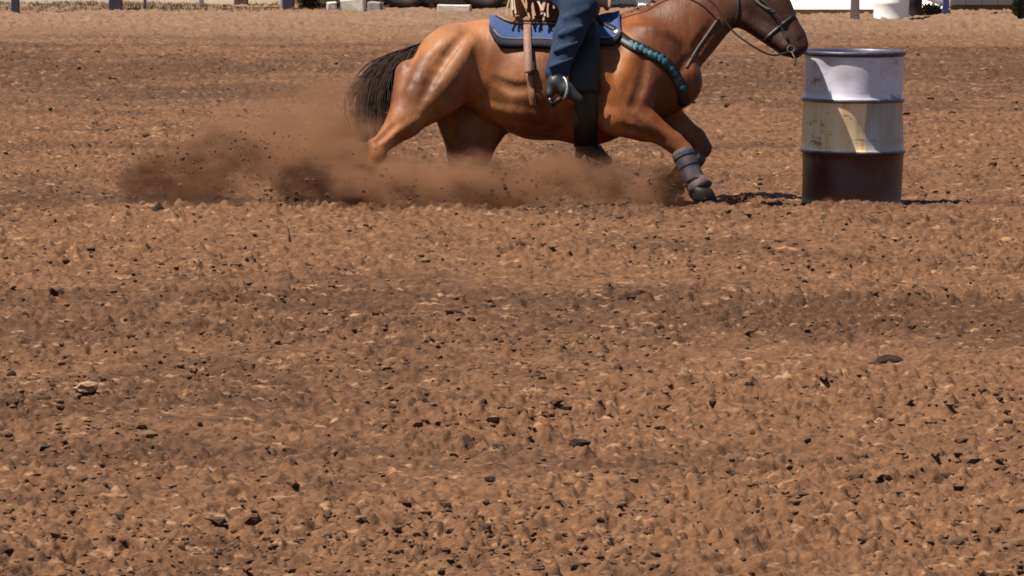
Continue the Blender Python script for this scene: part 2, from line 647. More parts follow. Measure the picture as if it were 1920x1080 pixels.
class SDF:
    def __init__(self, lo, hi, h):
        self.h = h
        self.org = np.array(lo, float)
        self.n = np.ceil((np.array(hi) - self.org) / h).astype(int) + 1
        self.f = np.full(self.n, 1.0)
        self.ax = [self.org[i] + np.arange(self.n[i]) * h for i in range(3)]

    def cone(self, a, b, ra, rb, kw=1.0, k=0.03, sub=False):
        """smooth union with a tapered capsule; kw scales it along y"""
        a, b = np.array(a, float), np.array(b, float)
        m = max(ra, rb) + k + 0.05
        lo = np.minimum(a, b) - m * np.array([1, max(kw, 1), 1])
        hi = np.maximum(a, b) + m * np.array([1, max(kw, 1), 1])
        i0 = np.clip(np.floor((lo - self.org) / self.h).astype(int), 0, self.n)
        i1 = np.clip(np.ceil((hi - self.org) / self.h).astype(int) + 1, 0, self.n)
        if np.any(i1 <= i0): return
        s = tuple(slice(i0[i], i1[i]) for i in range(3))
        X = self.ax[0][s[0]][:, None, None]
        Y = self.ax[1][s[1]][None, :, None] / kw
        Z = self.ax[2][s[2]][None, None, :]
        ay, by = a[1] / kw, b[1] / kw
        bx, byy, bz = b[0] - a[0], by - ay, b[2] - a[2]
        L = bx * bx + byy * byy + bz * bz + 1e-12
        t = np.clip(((X - a[0]) * bx + (Y - ay) * byy + (Z - a[2]) * bz) / L, 0, 1)
        d = np.sqrt((X - a[0] - t * bx) ** 2 + (Y - ay - t * byy) ** 2 + (Z - a[2] - t * bz) ** 2) - (ra + (rb - ra) * t)
        if kw < 1: d = d * (0.5 + 0.5 * kw)
        g = self.f[s]
        if sub:
            hh = np.clip(0.5 - 0.5 * (g + d) / k, 0, 1)
            self.f[s] = g * (1 - hh) - d * hh + k * hh * (1 - hh)
        else:
            hh = np.clip(0.5 + 0.5 * (g - d) / k, 0, 1)
            self.f[s] = g * (1 - hh) + d * hh - k * hh * (1 - hh)

    def mesh(self, relax=2):
        V, F = surface_nets(self.f, self.org, self.h)
        E = np.concatenate([F[:, [0, 1]], F[:, [1, 2]], F[:, [2, 3]], F[:, [3, 0]]])
        E = np.concatenate([E, E[:, ::-1]])
        deg = np.bincount(E[:, 0], minlength=len(V)).astype(float)[:, None]
        for lam in (0.5, -0.52) * relax:
            S = np.zeros_like(V)
            for i in range(3):
                S[:, i] = np.bincount(E[:, 0], weights=V[E[:, 1], i], minlength=len(V))
            V = V + lam * (S / np.maximum(deg, 1) - V)
        return V, F


# ------------------------------------------------------------------ the horse's own leaning frame
LEAN = R(28)
Y0 = -0.84
ML = Matrix.Translation((0, Y0, 0)) @ Euler((-LEAN, 0, 0)).to_matrix().to_4x4()
MLI = ML.inverted()
cl, sn = math.cos(LEAN), math.sin(LEAN)


def loc(px, py, wd=0.0):
    """horse-frame point seen at (px,py), wd metres towards the viewer from the horse's middle plane"""
    y = Y0
    for _ in range(4):
        p = at_y(px, py, y)
        v = (p[2] - wd * sn) / cl
        y = Y0 - wd * cl + v * sn
    return np.array([p[0], -wd, v])


M = 1.0 / 335.0       # metres per photo pixel at the horse


def build_horse_body(voxel=0.0105, relief=None, tree=None):
    g = SDF((-1.05, -0.46, -0.03), (1.78, 0.46, 1.62), voxel)

    def C(a, b, ra, rb, wa=0.0, wb=None, kw=1.0, k=0.04, sub=False):
        wb = wa if wb is None else wb
        g.cone(loc(a[0], a[1], wa), loc(b[0], b[1], wb), ra * M, rb * M, kw, k, sub)
    # trunk
    C((905, 128), (1010, 156), 84, 104, kw=0.84, k=0.02)
    C((1010, 156), (1110, 160), 104, 104, kw=0.84, k=0.06)
    C((1110, 160), (1200, 134), 102, 91, kw=0.78, k=0.06)
    C((925, 172), (1100, 192), 52, 76, kw=0.70, k=0.06)
    C((1100, 192), (1215, 178), 76, 50, kw=0.70, k=0.06)
    C((1195, 130), (1262, 152), 84, 55, kw=0.82, k=0.06)
    C((1140, 60), (1185, 55), 34, 30, kw=0.6, k=0.08)          # withers
    C((856, 112), (920, 112), 62, 72, kw=1.05, k=0.08)         # croup
    C((806, 134), (850, 100), 34, 48, kw=1.2, k=0.06)           # buttock
    # near hind leg
    C((842, 122), (790, 188), 64, 45, 0.11, 0.15, 0.85, 0.08)
    C((866, 128), (832, 178), 48, 34, 0.13, 0.16, 0.8, 0.09)    # stifle
    C((798, 182), (760, 228), 43, 31, 0.16, 0.17, 0.75, 0.05)
    C((768, 140), (755, 215), 28, 22, 0.13, 0.16, 0.9, 0.05)
    C((760, 226), (712, 274), 31, 17, 0.17, 0.17, 0.8, 0.03)
    C((700, 272), (708, 290), 13, 17, 0.17, 0.17, 0.8, 0.02)   # hock
    C((706, 286), (684, 340), 14, 12, 0.17, 0.16, 0.9, 0.02)
    C((684, 340), (682, 347), 15, 14, 0.16, 0.16, 0.9, 0.02)
    C((682, 347), (694, 362), 12, 13, 0.16, 0.16, 1.0, 0.02)
    # far hind leg, reaching forward under the belly
    C((870, 130), (885, 195), 62, 56, -0.13, -0.15, 0.85, 0.05)
    C((888, 222), (880, 285), 76, 42, -0.13, -0.15, 0.5, 0.04)
    C((880, 280), (862, 322), 42, 19, -0.15, -0.15, 0.75, 0.03)
    C((855, 322), (868, 333), 14, 17, -0.15, -0.15, 0.8, 0.02)
    C((866, 330), (905, 372), 14, 12, -0.15, -0.14, 0.9, 0.02)
    C((905, 372), (930, 385), 15, 14, -0.14, -0.14, 1.0, 0.02)
    # near fore leg: reaching, weight on it
    C((1215, 95), (1180, 185), 52, 48, 0.10, 0.14, 0.75, 0.05)  # shoulder
    C((1165, 165), (1150, 215), 42, 36, 0.14, 0.15, 0.75, 0.05)
    C((1160, 222), (1205, 236), 34, 30, 0.15, 0.14, 0.75, 0.03)
    C((1195, 222), (1262, 266), 31, 18, 0.14, 0.11, 0.8, 0.03)
    C((1262, 266), (1282, 284), 19, 18, 0.11, 0.10, 0.85, 0.02)  # knee
    C((1282, 286), (1303, 338), 14, 13, 0.10, 0.09, 0.9, 0.02)
    C((1304, 340), (1308, 347), 16, 15, 0.09, 0.09, 0.9, 0.02)
    C((1308, 347), (1318, 361), 13, 14, 0.09, 0.09, 1.0, 0.02)
    # far fore leg: folded
    C((1230, 140), (1232, 195), 48, 40, -0.10, -0.13, 0.75, 0.05)
    C((1232, 205), (1300, 258), 34, 20, -0.13, -0.13, 0.8, 0.03)
    C((1304, 260), (1316, 278), 21, 19, -0.13, -0.13, 0.85, 0.02)
    C((1312, 284), (1268, 338), 14, 12, -0.13, -0.12, 0.9, 0.02)
    C((1268, 338), (1262, 346), 15, 14, -0.12, -0.12, 0.9, 0.02)
    C((1260, 346), (1240, 358), 12, 13, -0.12, -0.12, 1.0, 0.02)
    # neck
    C((1215, 105), (1275, 55), 84, 66, kw=0.52, k=0.06)
    C((1275, 55), (1335, 5), 66, 55, kw=0.50, k=0.05)
    C((1335, 5), (1388, -38), 54, 46, kw=0.48, k=0.05)
    C((1300, 95), (1345, 40), 26, 26, kw=0.7, k=0.05)           # windpipe
    # head
    C((1393, 8), (1402, -28), 45, 40, kw=0.62, k=0.04)          # jowl
    C((1410, -30), (1445, 18), 44, 40, kw=0.58, k=0.04)
    C((1445, 18), (1484, 70), 38, 27, kw=0.62, k=0.03)
    C((1484, 70), (1493, 84), 25, 23, kw=0.72, k=0.02)          # muzzle
    C((1478, 92), (1490, 100), 12, 10, kw=1.3, k=0.015)         # lower lip
    C((1400, 40), (1470, 90), 16, 13, kw=1.2, k=0.03)           # jaw bar
    C((1436, -38), (1440, -30), 12, 12, 0.085, 0.085, k=0.03)   # brows
    C((1436, -38), (1440, -30), 12, 12, -0.085, -0.085, k=0.03)
    C((1430, -2), (1470, 45), 7, 5, 0.075, 0.062, k=0.02)       # cheek crest
    C((1502, 74), (1506, 80), 4.5, 4.5, 0.05, 0.045, k=0.012, sub=True)   # nostrils
    C((1502, 74), (1506, 80), 4.5, 4.5, -0.05, -0.045, k=0.012, sub=True)
    for s in (1, -1):                                            # ears
        C((1385, -78), (1380, -98), 9, 10, 0.055 * s, 0.06 * s, 0.6, 0.012)
        C((1380, -98), (1392, -128), 10, 2.5, 0.06 * s, 0.055 * s, 0.6, 0.008)
    # muscle relief on the near side: ridges (h > 0) and grooves (h < 0) lying on the first, plain surface
    for path, r, hgt, k in relief or ():
        q = []
        for px, py in spline(path, 3 * len(path)):
            res = tree.ray_cast(Vector(MLI @ Vector(CAMP)), Vector(np.array(MLI.to_3x3()) @ ray(px, py)))
            if res[0] is None: continue
            n = np.array(res[1])
            q.append(np.array(res[0]) + (-n * (r * M - hgt) if hgt > 0 else n * (r * M + hgt)))
        for i in range(len(q) - 1):
            e0 = 0.55 + 0.45 * math.sin(math.pi * (i + 0.5) / (len(q) - 0.5))
            g.cone(q[i], q[i + 1], r * M * e0, r * M * e0, 1.0, k, hgt < 0)
    return g.mesh(2)


RELIEF = [([(856, 58), (800, 110), (758, 192)], 18, 0.010, 0.03), ([(888, 72), (852, 130), (812, 188)], 16, 0.007, 0.03),
          ([(872, 64), (826, 122), (786, 196)], 9, -0.008, 0.025), ([(902, 84), (896, 130), (884, 178)], 16, -0.007, 0.04),
          ([(930, 150), (962, 166), (1012, 160)], 11, -0.004, 0.03), ([(895, 196), (960, 212), (1050, 224)], 13, 0.004, 0.03),
          ([(1192, 78), (1168, 130), (1150, 185)], 20, 0.008, 0.035), ([(1210, 100), (1204, 150), (1186, 200)], 9, -0.006, 0.03),
          ([(1128, 118), (1136, 150), (1150, 192)], 16, 0.006, 0.035), ([(1182, 208), (1222, 236), (1252, 256)], 8, 0.004, 0.02),
          ([(1160, 236), (1200, 248), (1240, 266)], 6, -0.004, 0.02), ([(1334, 46), (1296, 104), (1268, 142)], 9, -0.006, 0.03),
          ([(1196, 48), (1262, 66), (1300, 108)], 14, 0.005, 0.035), ([(784, 222), (750, 246), (722, 266)], 8, 0.004, 0.02),
          ([(738, 236), (718, 256), (706, 266)], 6, -0.004, 0.02), ([(820, 60), (790, 84), (765, 130)], 8, -0.003, 0.03)]
pv_, pf_ = build_horse_body(0.017)
HV, HF = build_horse_body(0.0100, RELIEF, BVHTree.FromPolygons([tuple(v) for v in pv_], [tuple(int(i) for i in f) for f in pf_]))
# fine muscle and skin-fold relief, along the body
nrm_probe = None


def coat_material():
    m, t, b = new_mat('chestnut_coat')
    v = coords(t, 'Object')
    st = coords(t, 'Object', (1.0, 1.0, 0.45))
    n1 = noise(t, st, 4.5, 4, 0.55, 0.4)
    n2 = noise(t, coords(t, 'Object', (60, 60, 14)), 2.2, 3, 0.6)
    c = ramp(t, n1, [(0.28, (0.070, 0.019, 0.0055)), (0.50, (0.150, 0.045, 0.0115)), (0.72, (0.33, 0.106, 0.023))])
    c = mixc(t, 0.35, c, ramp(t, n2, [(0.3, (0.310, 0.310, 0.310)), (0.7, (1.0, 1.0, 1.0))]), 'MULTIPLY')
    sep = t.nodes.new('ShaderNodeSeparateXYZ')
    t.links.new(v, sep.inputs[0])
    # head and neck shade put into the coat colour, darkening towards the muzzle
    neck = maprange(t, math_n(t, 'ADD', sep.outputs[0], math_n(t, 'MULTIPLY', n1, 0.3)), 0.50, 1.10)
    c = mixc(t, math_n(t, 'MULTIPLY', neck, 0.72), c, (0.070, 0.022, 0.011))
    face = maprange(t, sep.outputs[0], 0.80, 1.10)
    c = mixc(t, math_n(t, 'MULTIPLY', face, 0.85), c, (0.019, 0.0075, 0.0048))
    # sun-bleached, dusty hair over the ribs and quarters
    flank = noise(t, v, 3.0, 3, 0.5)
    fb = maprange(t, sep.outputs[0], 0.05, -0.25)
    c = mixc(t, math_n(t, 'MULTIPLY', math_n(t, 'MULTIPLY', maprange(t, flank, 0.42, 0.65), fb), 0.58), c, (0.32, 0.145, 0.064))
    t.links.new(c, b.inputs['Base Color'])
    b.inputs['Roughness'].default_value = 0.50
    b.inputs['Specular IOR Level'].default_value = 0.20
    b.inputs['Sheen Weight'].default_value = 0.0
    b.inputs['Sheen Tint'].default_value = (1.0, 0.6, 0.35, 1)
    h = math_n(t, 'ADD', math_n(t, 'MULTIPLY', noise(t, st, 14.0, 3, 0.5), 1.0), math_n(t, 'MULTIPLY', n2, 0.22))
    bump(t, b, h, 0.30, 0.022)
    return m


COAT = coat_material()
TAILM = simple('tail_hair', (0.019, 0.0090, 0.0055), 0.75, 0, 0.6, 40, 0.0, 0.15)
HOOFM = simple('hoof_horn', (0.016, 0.013, 0.012), 0.55, 0, 0.3, 50, 0.2, 0.15, 0.0)
EYEM = simple('dark_eye', (0.012, 0.008, 0.006), 0.08, 0, 0.1, 10, 0.0)
LEATH_D = simple('dark_leather', (0.0085, 0.0055, 0.0045), 0.5, 0, 0.3, 60, 0.25, 0.4)
LEATH_B = simple('brown_leather', (0.180, 0.086, 0.046), 0.55, 0, 0.3, 50, 0.25, 0.4)
LEATH_P = simple('pinkish_tan_leather', (0.20, 0.105, 0.078), 0.65, 0, 0.3, 60, 0.2, 0.3, 0.3)
LEATH_T = simple('tan_leather', (0.17, 0.085, 0.040), 0.6, 0, 0.3, 50, 0.2, 0.3)
CREAM = simple('cream_rawhide', (0.24, 0.18, 0.12), 0.65, 0, 0.2, 50, 0.2, 0.4)
PADBLUE = simple('blue_felt', (0.042, 0.066, 0.150), 0.95, 0, 0.22, 90, 0.5, 0.1)
PADTRIM = simple('dark_pad_trim', (0.014, 0.014, 0.022), 0.8, 0, 0.3, 80, 0.3, 0.2)
PIPING = simple('grey_piping', (0.10, 0.10, 0.10), 0.6, 0, 0.15, 60, 0.1)
TEAL = simple('teal_beadwork', (0.005, 0.095, 0.135), 0.5, 0, 0.5, 130, 0.6)
SILVER = simple('polished_silver', (0.90, 0.87, 0.80), 0.28, 1.0, 0.06, 40, 0.1)
STEEL = simple('dull_steel', (0.55, 0.55, 0.54), 0.38, 1.0, 0.2, 60, 0.15)
BOOTP = simple('purple_grey_neoprene', (0.0384, 0.0322, 0.0434), 0.7, 0, 0.6, 30, 0.5, 0.3, 0.3)
BOOTG = simple('grey_green_neoprene', (0.045, 0.047, 0.042), 0.8, 0, 0.4, 30, 0.4, 0.3, 0.3)
DENIM = simple('blue_denim', (0.018, 0.029, 0.056), 0.9, 0, 0.35, 70, 0.4, 0.15)
CBOOT = simple('brown_boot_leather', (0.065, 0.032, 0.020), 0.5, 0, 0.3, 40, 0.2, 0.4, 0.25)
BLACKB = simple('black_boot_leather', (0.018, 0.018, 0.020), 0.4, 0, 0.3, 40, 0.2, 0.5)
SKIN = simple('tanned_skin', (0.36, 0.19, 0.13), 0.5, 0, 0.12, 40, 0.1, 0.4)
SHIRT = simple('maroon_shirt_cloth', (0.13, 0.028, 0.035), 0.85, 0, 0.2, 60, 0.3, 0.2)
STRAW = simple('straw_hat_weave', (0.60, 0.47, 0.28), 0.8, 0, 0.2, 90, 0.4, 0.2)

RL = (-LEAN, 0, 0)


def leaning(name, p, label, cat, group=None):
    """a thing in the leaning frame, its origin at horse-frame point p"""
    return empty(name, ML @ Vector(tuple(p)), RL, label, cat, group), np.array(p, float)


horse, HO = leaning('horse', loc(1040, 375), 'chestnut horse galloping low through dust towards the barrel, leaning away', 'horse')
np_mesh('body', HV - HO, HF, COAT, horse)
BVH = BVHTree.FromPolygons([tuple(v) for v in HV], [tuple(int(i) for i in f) for f in HF])
CAML = np.array(MLI @ Vector(CAMP))
RLI = np.array(MLI.to_3x3())


def hit(px, py):
    d = RLI @ ray(px, py)
    r = BVH.ray_cast(Vector(CAML), Vector(d))
    if r[0] is None: return None
    return np.array(r[0]), np.array(r[1])


def axis_z(u):
    px = 960 + u * 335
    return loc(px, 150, 0)[2]


def radial(u, ang, zc=None):
    """point on the horse's trunk at station u, angle from straight up (positive: near side)"""
    z = axis_z(u) if zc is None else zc
    d = np.array([0.0, -math.sin(ang), math.cos(ang)])
    o = np.array([u, 0.0, z]) + d * 0.9
    r = BVH.ray_cast(Vector(o), Vector(-d))
    if r[0] is None: return np.array([u, 0, z]) + d * 0.25, d
    n = np.array(r[1])
    if n @ d < 0: n = -n
    return np.array(r[0]), n


def strip(name, rows, th, mat, parent, org, closed=False, off=0.002):
    """rows: list of lists of (p, n); a sheet of thickness th lying on the body"""
    nr, nc = len(rows), len(rows[0])
    V = []
    for lay in (off + th, off):
        for r in rows:
            for p, n in r:
                V.append(p + n * lay - org)
    F = []
    K = nr * nc

    def q(a, b, c, d, flip=False):
        F.append((a, b, c, d) if not flip else (d, c, b, a))
    for i in range(nr - 1 + (1 if closed else 0)):
        k = (i + 1) % nr
        for j in range(nc - 1):
            q(i * nc + j, i * nc + j + 1, k * nc + j + 1, k * nc + j)
            q(K + i * nc + j, K + i * nc + j + 1, K + k * nc + j + 1, K + k * nc + j, True)
        q(i * nc, k * nc, K + k * nc, K + i * nc)
        q(k * nc + nc - 1, i * nc + nc - 1, K + i * nc + nc - 1, K + k * nc + nc - 1)
    if not closed:
        for i in (0, nr - 1):
            for j in range(nc - 1):
                q(i * nc + j, i * nc + j + 1, K + i * nc + j + 1, K + i * nc + j, i == 0)
    bm = bmesh.new()
    vs = [bm.verts.new(v) for v in V]
    for f in F:
        try: bm.faces.new([vs[i] for i in f])
        except ValueError: pass
    return bm_obj(name, bm, mat, parent, True)


def smooth_rows(rows, it=2):
    for _ in range(it):
        new = [[None] * len(rows[0]) for _ in rows]
        for i in range(len(rows)):
            for j in range(len(rows[0])):
                ps, ns = [], []
                for a, b in ((i, j), (i - 1, j), (i + 1, j), (i, j - 1), (i, j + 1)):
                    if 0 <= a < len(rows) and 0 <= b < len(rows[0]):
                        ps.append(rows[a][b][0])
                        ns.append(rows[a][b][1])
                n = sum(ns)
                new[i][j] = (sum(ps) / len(ps) if len(ps) == 5 else rows[i][j][0], n / (np.linalg.norm(n) + 1e-9))
        rows = new
    return rows


def strap_px(name, path, wpx, th, mat, parent, org, n=24, off=0.003):
    """a strap lying on the horse's near side along a measured path"""
    pts = spline(path, n)
    rows, last = [], None
    for i, p in enumerate(pts):
        t = pts[min(i + 1, n - 1)] - pts[max(i - 1, 0)]
        t = t / (np.linalg.norm(t) + 1e-9)
        s = np.array([-t[1], t[0]])
        row = []
        for k in (-0.5, 0, 0.5):
            h_ = hit(*(p + s * wpx * k))
            row.append(h_)
        if any(x is None for x in row):
            c = row[1] or row[0] or row[2] or last
            if c is None: continue
            side = RLI @ np.array([s[0], 0, -s[1]]) * M * wpx
            row = [x if x is not None else (c[0] + side * k, c[1]) for x, k in zip(row, (-0.5, 0, 0.5))]
        last = row[1]
        rows.append(row)
    return strip(name, smooth_rows(rows, 1), th, mat, parent, org, off=off)


def girth_rows(u0, u1, wid, a0, a1, n, lean_u=0.0):
    rows = []
    for i in range(n):
        f = i / (n - 1)
        a = a0 + (a1 - a0) * f
        u = u0 + (u1 - u0) * f
        rows.append([radial(u + wid * k, a) for k in (-0.5, 0, 0.5)])
    return smooth_rows(rows, 1)


# --- hooves, eyes, mane, tail
def hoof(px, py, wd, tilt):
    c = loc(px, py, wd)
    prof = [(0.0, 0.0), (0.062, 0.0), (0.066, 0.008), (0.055, 0.055), (0.047, 0.075), (0.0, 0.078)]
    o = lathe('hoof', prof, 20, HOOFM, horse, True, None, lambda p, a: (p[0] * 1.12 + (0.075 - p[2]) * 0.28, p[1] * 0.95, p[2]))
    o.location = c - HO
    o.rotation_euler = (LEAN, tilt, 0)
    return o


hoof(1314, 377, 0.09, 0.15)
hoof(1240, 366, -0.12, 0.9)
hoof(690, 378, 0.16, 0.35)
hoof(936, 402, -0.14, -0.1)
for s in (1, -1):
    bm = bmesh.new()
    bmesh.ops.create_uvsphere(bm, u_segments=16, v_segments=10, radius=0.021)
    e = bm_obj('eye', bm, EYEM, horse, True)
    e.location = loc(1437, -28, 0) + np.array([0, -0.098 * s, 0]) - HO


def strands(name, roots, fn, mat, parent, org, seg=9, rad=0.0022):
    V, F = [], []
    for r in roots:
        pts = fn(r)
        k = len(pts)
        rr = [rad * (1.0 - 0.75 * i / (k - 1)) for i in range(k)]
        v, f = tube_data([p - org for p in pts], rr, 3, len(V), False)
        V += v
        F += f
    return mesh_obj(name, V, F, mat, parent, True)


rt = random.Random(5)


def tail_strand(_):
    a = rt.random()
    spread = rt.gauss(0, 1)
    wob = rt.uniform(-1, 1)
    # centre line of the tail in the picture, carried out behind and falling
    ctrl = [(812, 88, 0.0), (776, 94, 0.0), (738, 112, 0.01), (712, 152, 0.03), (705, 205, 0.05), (712, 275, 0.06)]
    L = 0.55 + 0.45 * a ** 0.7
    fly = rt.random() < 0.14
    pts = []
    ph = rt.uniform(0, 6)
    cc = spline(ctrl, 40)
    lock = math.sin(7 * wob + 1.3) * 0.5
    for i in range(10):
        f = i / 9 * L
        c = cc[min(39, int(f * 39))]
        wdt = (3 + 40 * min(1, f * 1.35) ** 0.75) * (1.35 if fly else 1.0)
        x = c[0] + wdt * wob + (7 if fly else 3) * math.sin(ph + f * 8) + 9 * lock * f
        y = c[1] - wdt * 0.40 * wob * (1 - f) * 1.2 + (6 if fly else 2.5) * math.cos(ph * 1.7 + f * 7) - (10 * f if fly else 0)
        pts.append(loc(x, y, c[2] + 0.05 * max(-1.6, min(1.6, spread)) * min(1, 0.3 + f * 1.5)))
    return pts


TAIL_CTRL_CACHE = None
strands('tail', range(950), tail_strand, TAILM, horse, HO, rad=0.0056)


def mane_strand(i):
    f = rt.random()
    crest = [(1178, 26), (1225, 2), (1290, -32), (1350, -78), (1388, -92)]
    c = spline(crest, 60)[int(f * 59)]
    far = 0.03 + 0.03 * rt.random()
    p0 = loc(c[0], c[1] + 7, 0.0 + rt.uniform(-0.015, 0.015))
    fl = rt.uniform(0.10, 0.20)
    dx = -rt.uniform(0.04, 0.16)
    return [p0, p0 + np.array([dx * 0.25, far * 0.6, 0.03]), p0 + np.array([dx * 0.6, far * 1.4, 0.018 - fl * 0.25]),
            p0 + np.array([dx, far * 2.0, -fl * 0.8])]


MANEM = simple('mane_hair', (0.10, 0.038, 0.018), 0.5, 0, 0.4, 40, 0.0, 0.4)
strands('mane', range(260), mane_strand, MANEM, horse, HO, rad=0.0035)

# --- leg boots (lie around the cannons: things of their own)
def leg_boot(pa, pb, wa, wb, ra, mat, label):
    a, b = loc(*pa, wa), loc(*pb, wb)
    root, org = leaning('leg_boot', b, label, 'leg boot', 'protective boots on the horse\'s front legs')
    d = (b - a)
    n = 10
    pts = [a + d * i / (n - 1) for i in range(n)]
    rad = [ra * (1.08 - 0.16 * i / n + 0.02 * math.sin(i * 2.0)) for i in range(n)]
    rad[0] *= 0.93
    rad[-1] *= 1.12
    v, f = tube_data([p - org for p in pts], rad, 18)
    mesh_obj('shell', v, f, mat, root, True)
    for t in (0.18, 0.48, 0.76):
        c = a + d * t
        v, f = tube_data([c - d / np.linalg.norm(d) * 0.014 - org, c - org, c + d / np.linalg.norm(d) * 0.014 - org], [ra * (1.07 - 0.14 * t), ra * (1.085 - 0.14 * t), ra * (1.07 - 0.14 * t)], 18)
        mesh_obj('strap', v, f, mat, root, True)
    # bell of the boot over the fetlock
    c0 = b - d / np.linalg.norm(d) * 0.01
    v, f = tube_data([c0 - org, c0 + d / np.linalg.norm(d) * 0.03 + np.array([0.008, 0, 0]) - org, c0 + d / np.linalg.norm(d) * 0.055 + np.array([0.014, 0, 0]) - org],
                     [ra * 0.98, ra * 1.10, ra * 1.24], 18)
    mesh_obj('bell', v, f, mat, root, True)
    return root


leg_boot((1279, 284), (1304, 343), 0.10, 0.09, 0.060, BOOTP, 'scuffed purple-grey sport boot on the planted near front leg')
leg_boot((1308, 290), (1266, 341), -0.13, -0.12, 0.056, BOOTG, 'dull grey-green sport boot on the folded far front leg')

# ------------------------------------------------------------------ saddle pad, saddle and tack
def U(px): return loc(px, 100, 0)[0]


pad, PO = leaning('saddle_pad', loc(1040, 45), 'blue felt saddle pad with dark edge and grey piping under the saddle', 'saddle pad')
u0, u1 = U(918), U(1163)


def pad_rows(ua, ub, aa, ab, nu=30, na=26, shape=None):
    rows = []
    for i in range(nu):
        f = i / (nu - 1)
        row = []
        for j in range(na):
            g_ = j / (na - 1)
            a = aa + (ab - aa) * g_
            if shape: a = shape(f, a)
            row.append(radial(ua + (ub - ua) * f, a))
        rows.append(row)
    return smooth_rows(rows, 3)


def angle_for(px, py):
    """trunk angle at which the near side is seen at (px,py)"""
    best, ba = 1e9, 0
    u = U(px)
    for k in range(0, 130):
        a = R(k)
        p, n = radial(u, a)
        wp = ML @ Vector(tuple(p))
        d = np.array(wp) - CAMP
        dep = d @ CF
        sy = 540 - (d @ CU) / dep * FPX
        if abs(sy - py) < best: best, ba = abs(sy - py), a
    return ba


aR, aM, aF = angle_for(935, 88), angle_for(1030, 93), angle_for(1140, 84)


def edge_shape(f, a):
    lim = (aR * (1 - f * 2) + aM * f * 2) if f < 0.5 else (aM * (2 - 2 * f) + aF * (2 * f - 1))
    corner = 1.0 - 0.30 * max(0, 1 - f / 0.10) ** 2 - 0.22 * max(0, 1 - (1 - f) / 0.08) ** 2
    return a * lim * corner


strip('pad_body', pad_rows(u0, u1, -1.0, 1.0, 34, 40, edge_shape), 0.020, PADBLUE, pad, PO, off=0.004)
for s in (1, -1):
    rows = []
    for i in range(34):
        f = i / 33
        rows.append([radial(u0 + (u1 - u0) * f, s * edge_shape(f, k)) for k in (0.87, 0.94, 1.01)])
    strip('edge_trim', smooth_rows(rows, 1), 0.024, PADTRIM, pad, PO, off=0.004)
    pts = [(lambda pn: pn[0] + pn[1] * 0.028 - PO)(radial(u0 + (u1 - u0) * i / 33, s * edge_shape(i / 33, 0.865))) for i in range(1, 33)]
    v, f_ = tube_data(pts, 0.0045, 6)
    mesh_obj('piping', v, f_, PIPING, pad, True)

saddle, SO = leaning('saddle', loc(1040, 40), 'western saddle with tan skirt, cream strings and dark fender on the blue pad', 'saddle')


def skirt_shape(f, a):
    lim = 0.68 - 0.14 * f
    return a * lim * (1.0 - 0.35 * max(0, 1 - f / 0.15) ** 2)


strip('skirt', pad_rows(U(928), U(1120), -1.0, 1.0, 26, 26, skirt_shape), 0.012, LEATH_B, saddle, SO, off=0.026)
# seat with cantle and fork, built as one smooth form
g = SDF((loc(930, 0)[0], -0.34, loc(1000, 60)[2]), (loc(1180, 0)[0], 0.34, loc(1000, -90)[2]), 0.011)
for a, b, ra, rb, kw in (((975, 12), (1090, 14), 18, 18, 6.0), ((972, 0), (980, -22), 11, 8, 11.0), ((1112, 6), (1122, -22), 14, 12, 6.0),
                         ((1122, -22), (1134, -56), 7, 6, 1.0), ((1134, -58), (1138, -58), 13, 13, 1.1)):
    g.cone(loc(*a, 0), loc(*b, 0), ra * M, rb * M, kw, 0.03)
v, f = g.mesh(2)
np_mesh('seat', v - SO, f, LEATH_T, saddle)
# rear jockey leather, the curved tan panel behind the rider's leg
rows = []
for i in range(14):
    t = i / 13
    rows.append([(lambda pn: pn)(radial(U(962 + 86 * t), k * (0.40 + 0.20 * math.sin(math.pi * (0.25 + 0.6 * t))))) for k in (0.55, 0.7, 0.85, 1.0)])
strip('jockey', smooth_rows(rows, 2), 0.012, LEATH_T, saddle, SO, off=0.041)
# cream saddle strings and fringe hanging over the skirt
rs = random.Random(9)
for i in range(17):
    x0 = 950 + i * 5.6
    y0_ = -30 + rs.uniform(-3, 3)
    dx = rs.uniform(-4, 44)
    ln = rs.uniform(46, 70)
    pts = []
    for t in np.linspace(0, 1, 7):
        pts.append(loc(x0 + dx * t + 3 * math.sin(t * 4 + i), y0_ + ln * t, 0.20 + 0.085 * t) - SO)
    V, F = [], []
    for t, p in enumerate(pts):
        wv = np.array([0.0050, 0, 0.002])
        nn = np.array([0, 0.003, 0])
        V += [p - wv - nn, p + wv - nn, p + wv + nn, p - wv + nn]
    for t in range(6):
        for j in range(4):
            k = (j + 1) % 4
            F.append((t * 4 + j, t * 4 + k, t * 4 + 4 + k, t * 4 + 4 + j))
    F += [(3, 2, 1, 0), (24, 25, 26, 27)]
    mesh_obj('saddle_string', V, F, LEATH_T if i % 3 else CREAM, saddle)
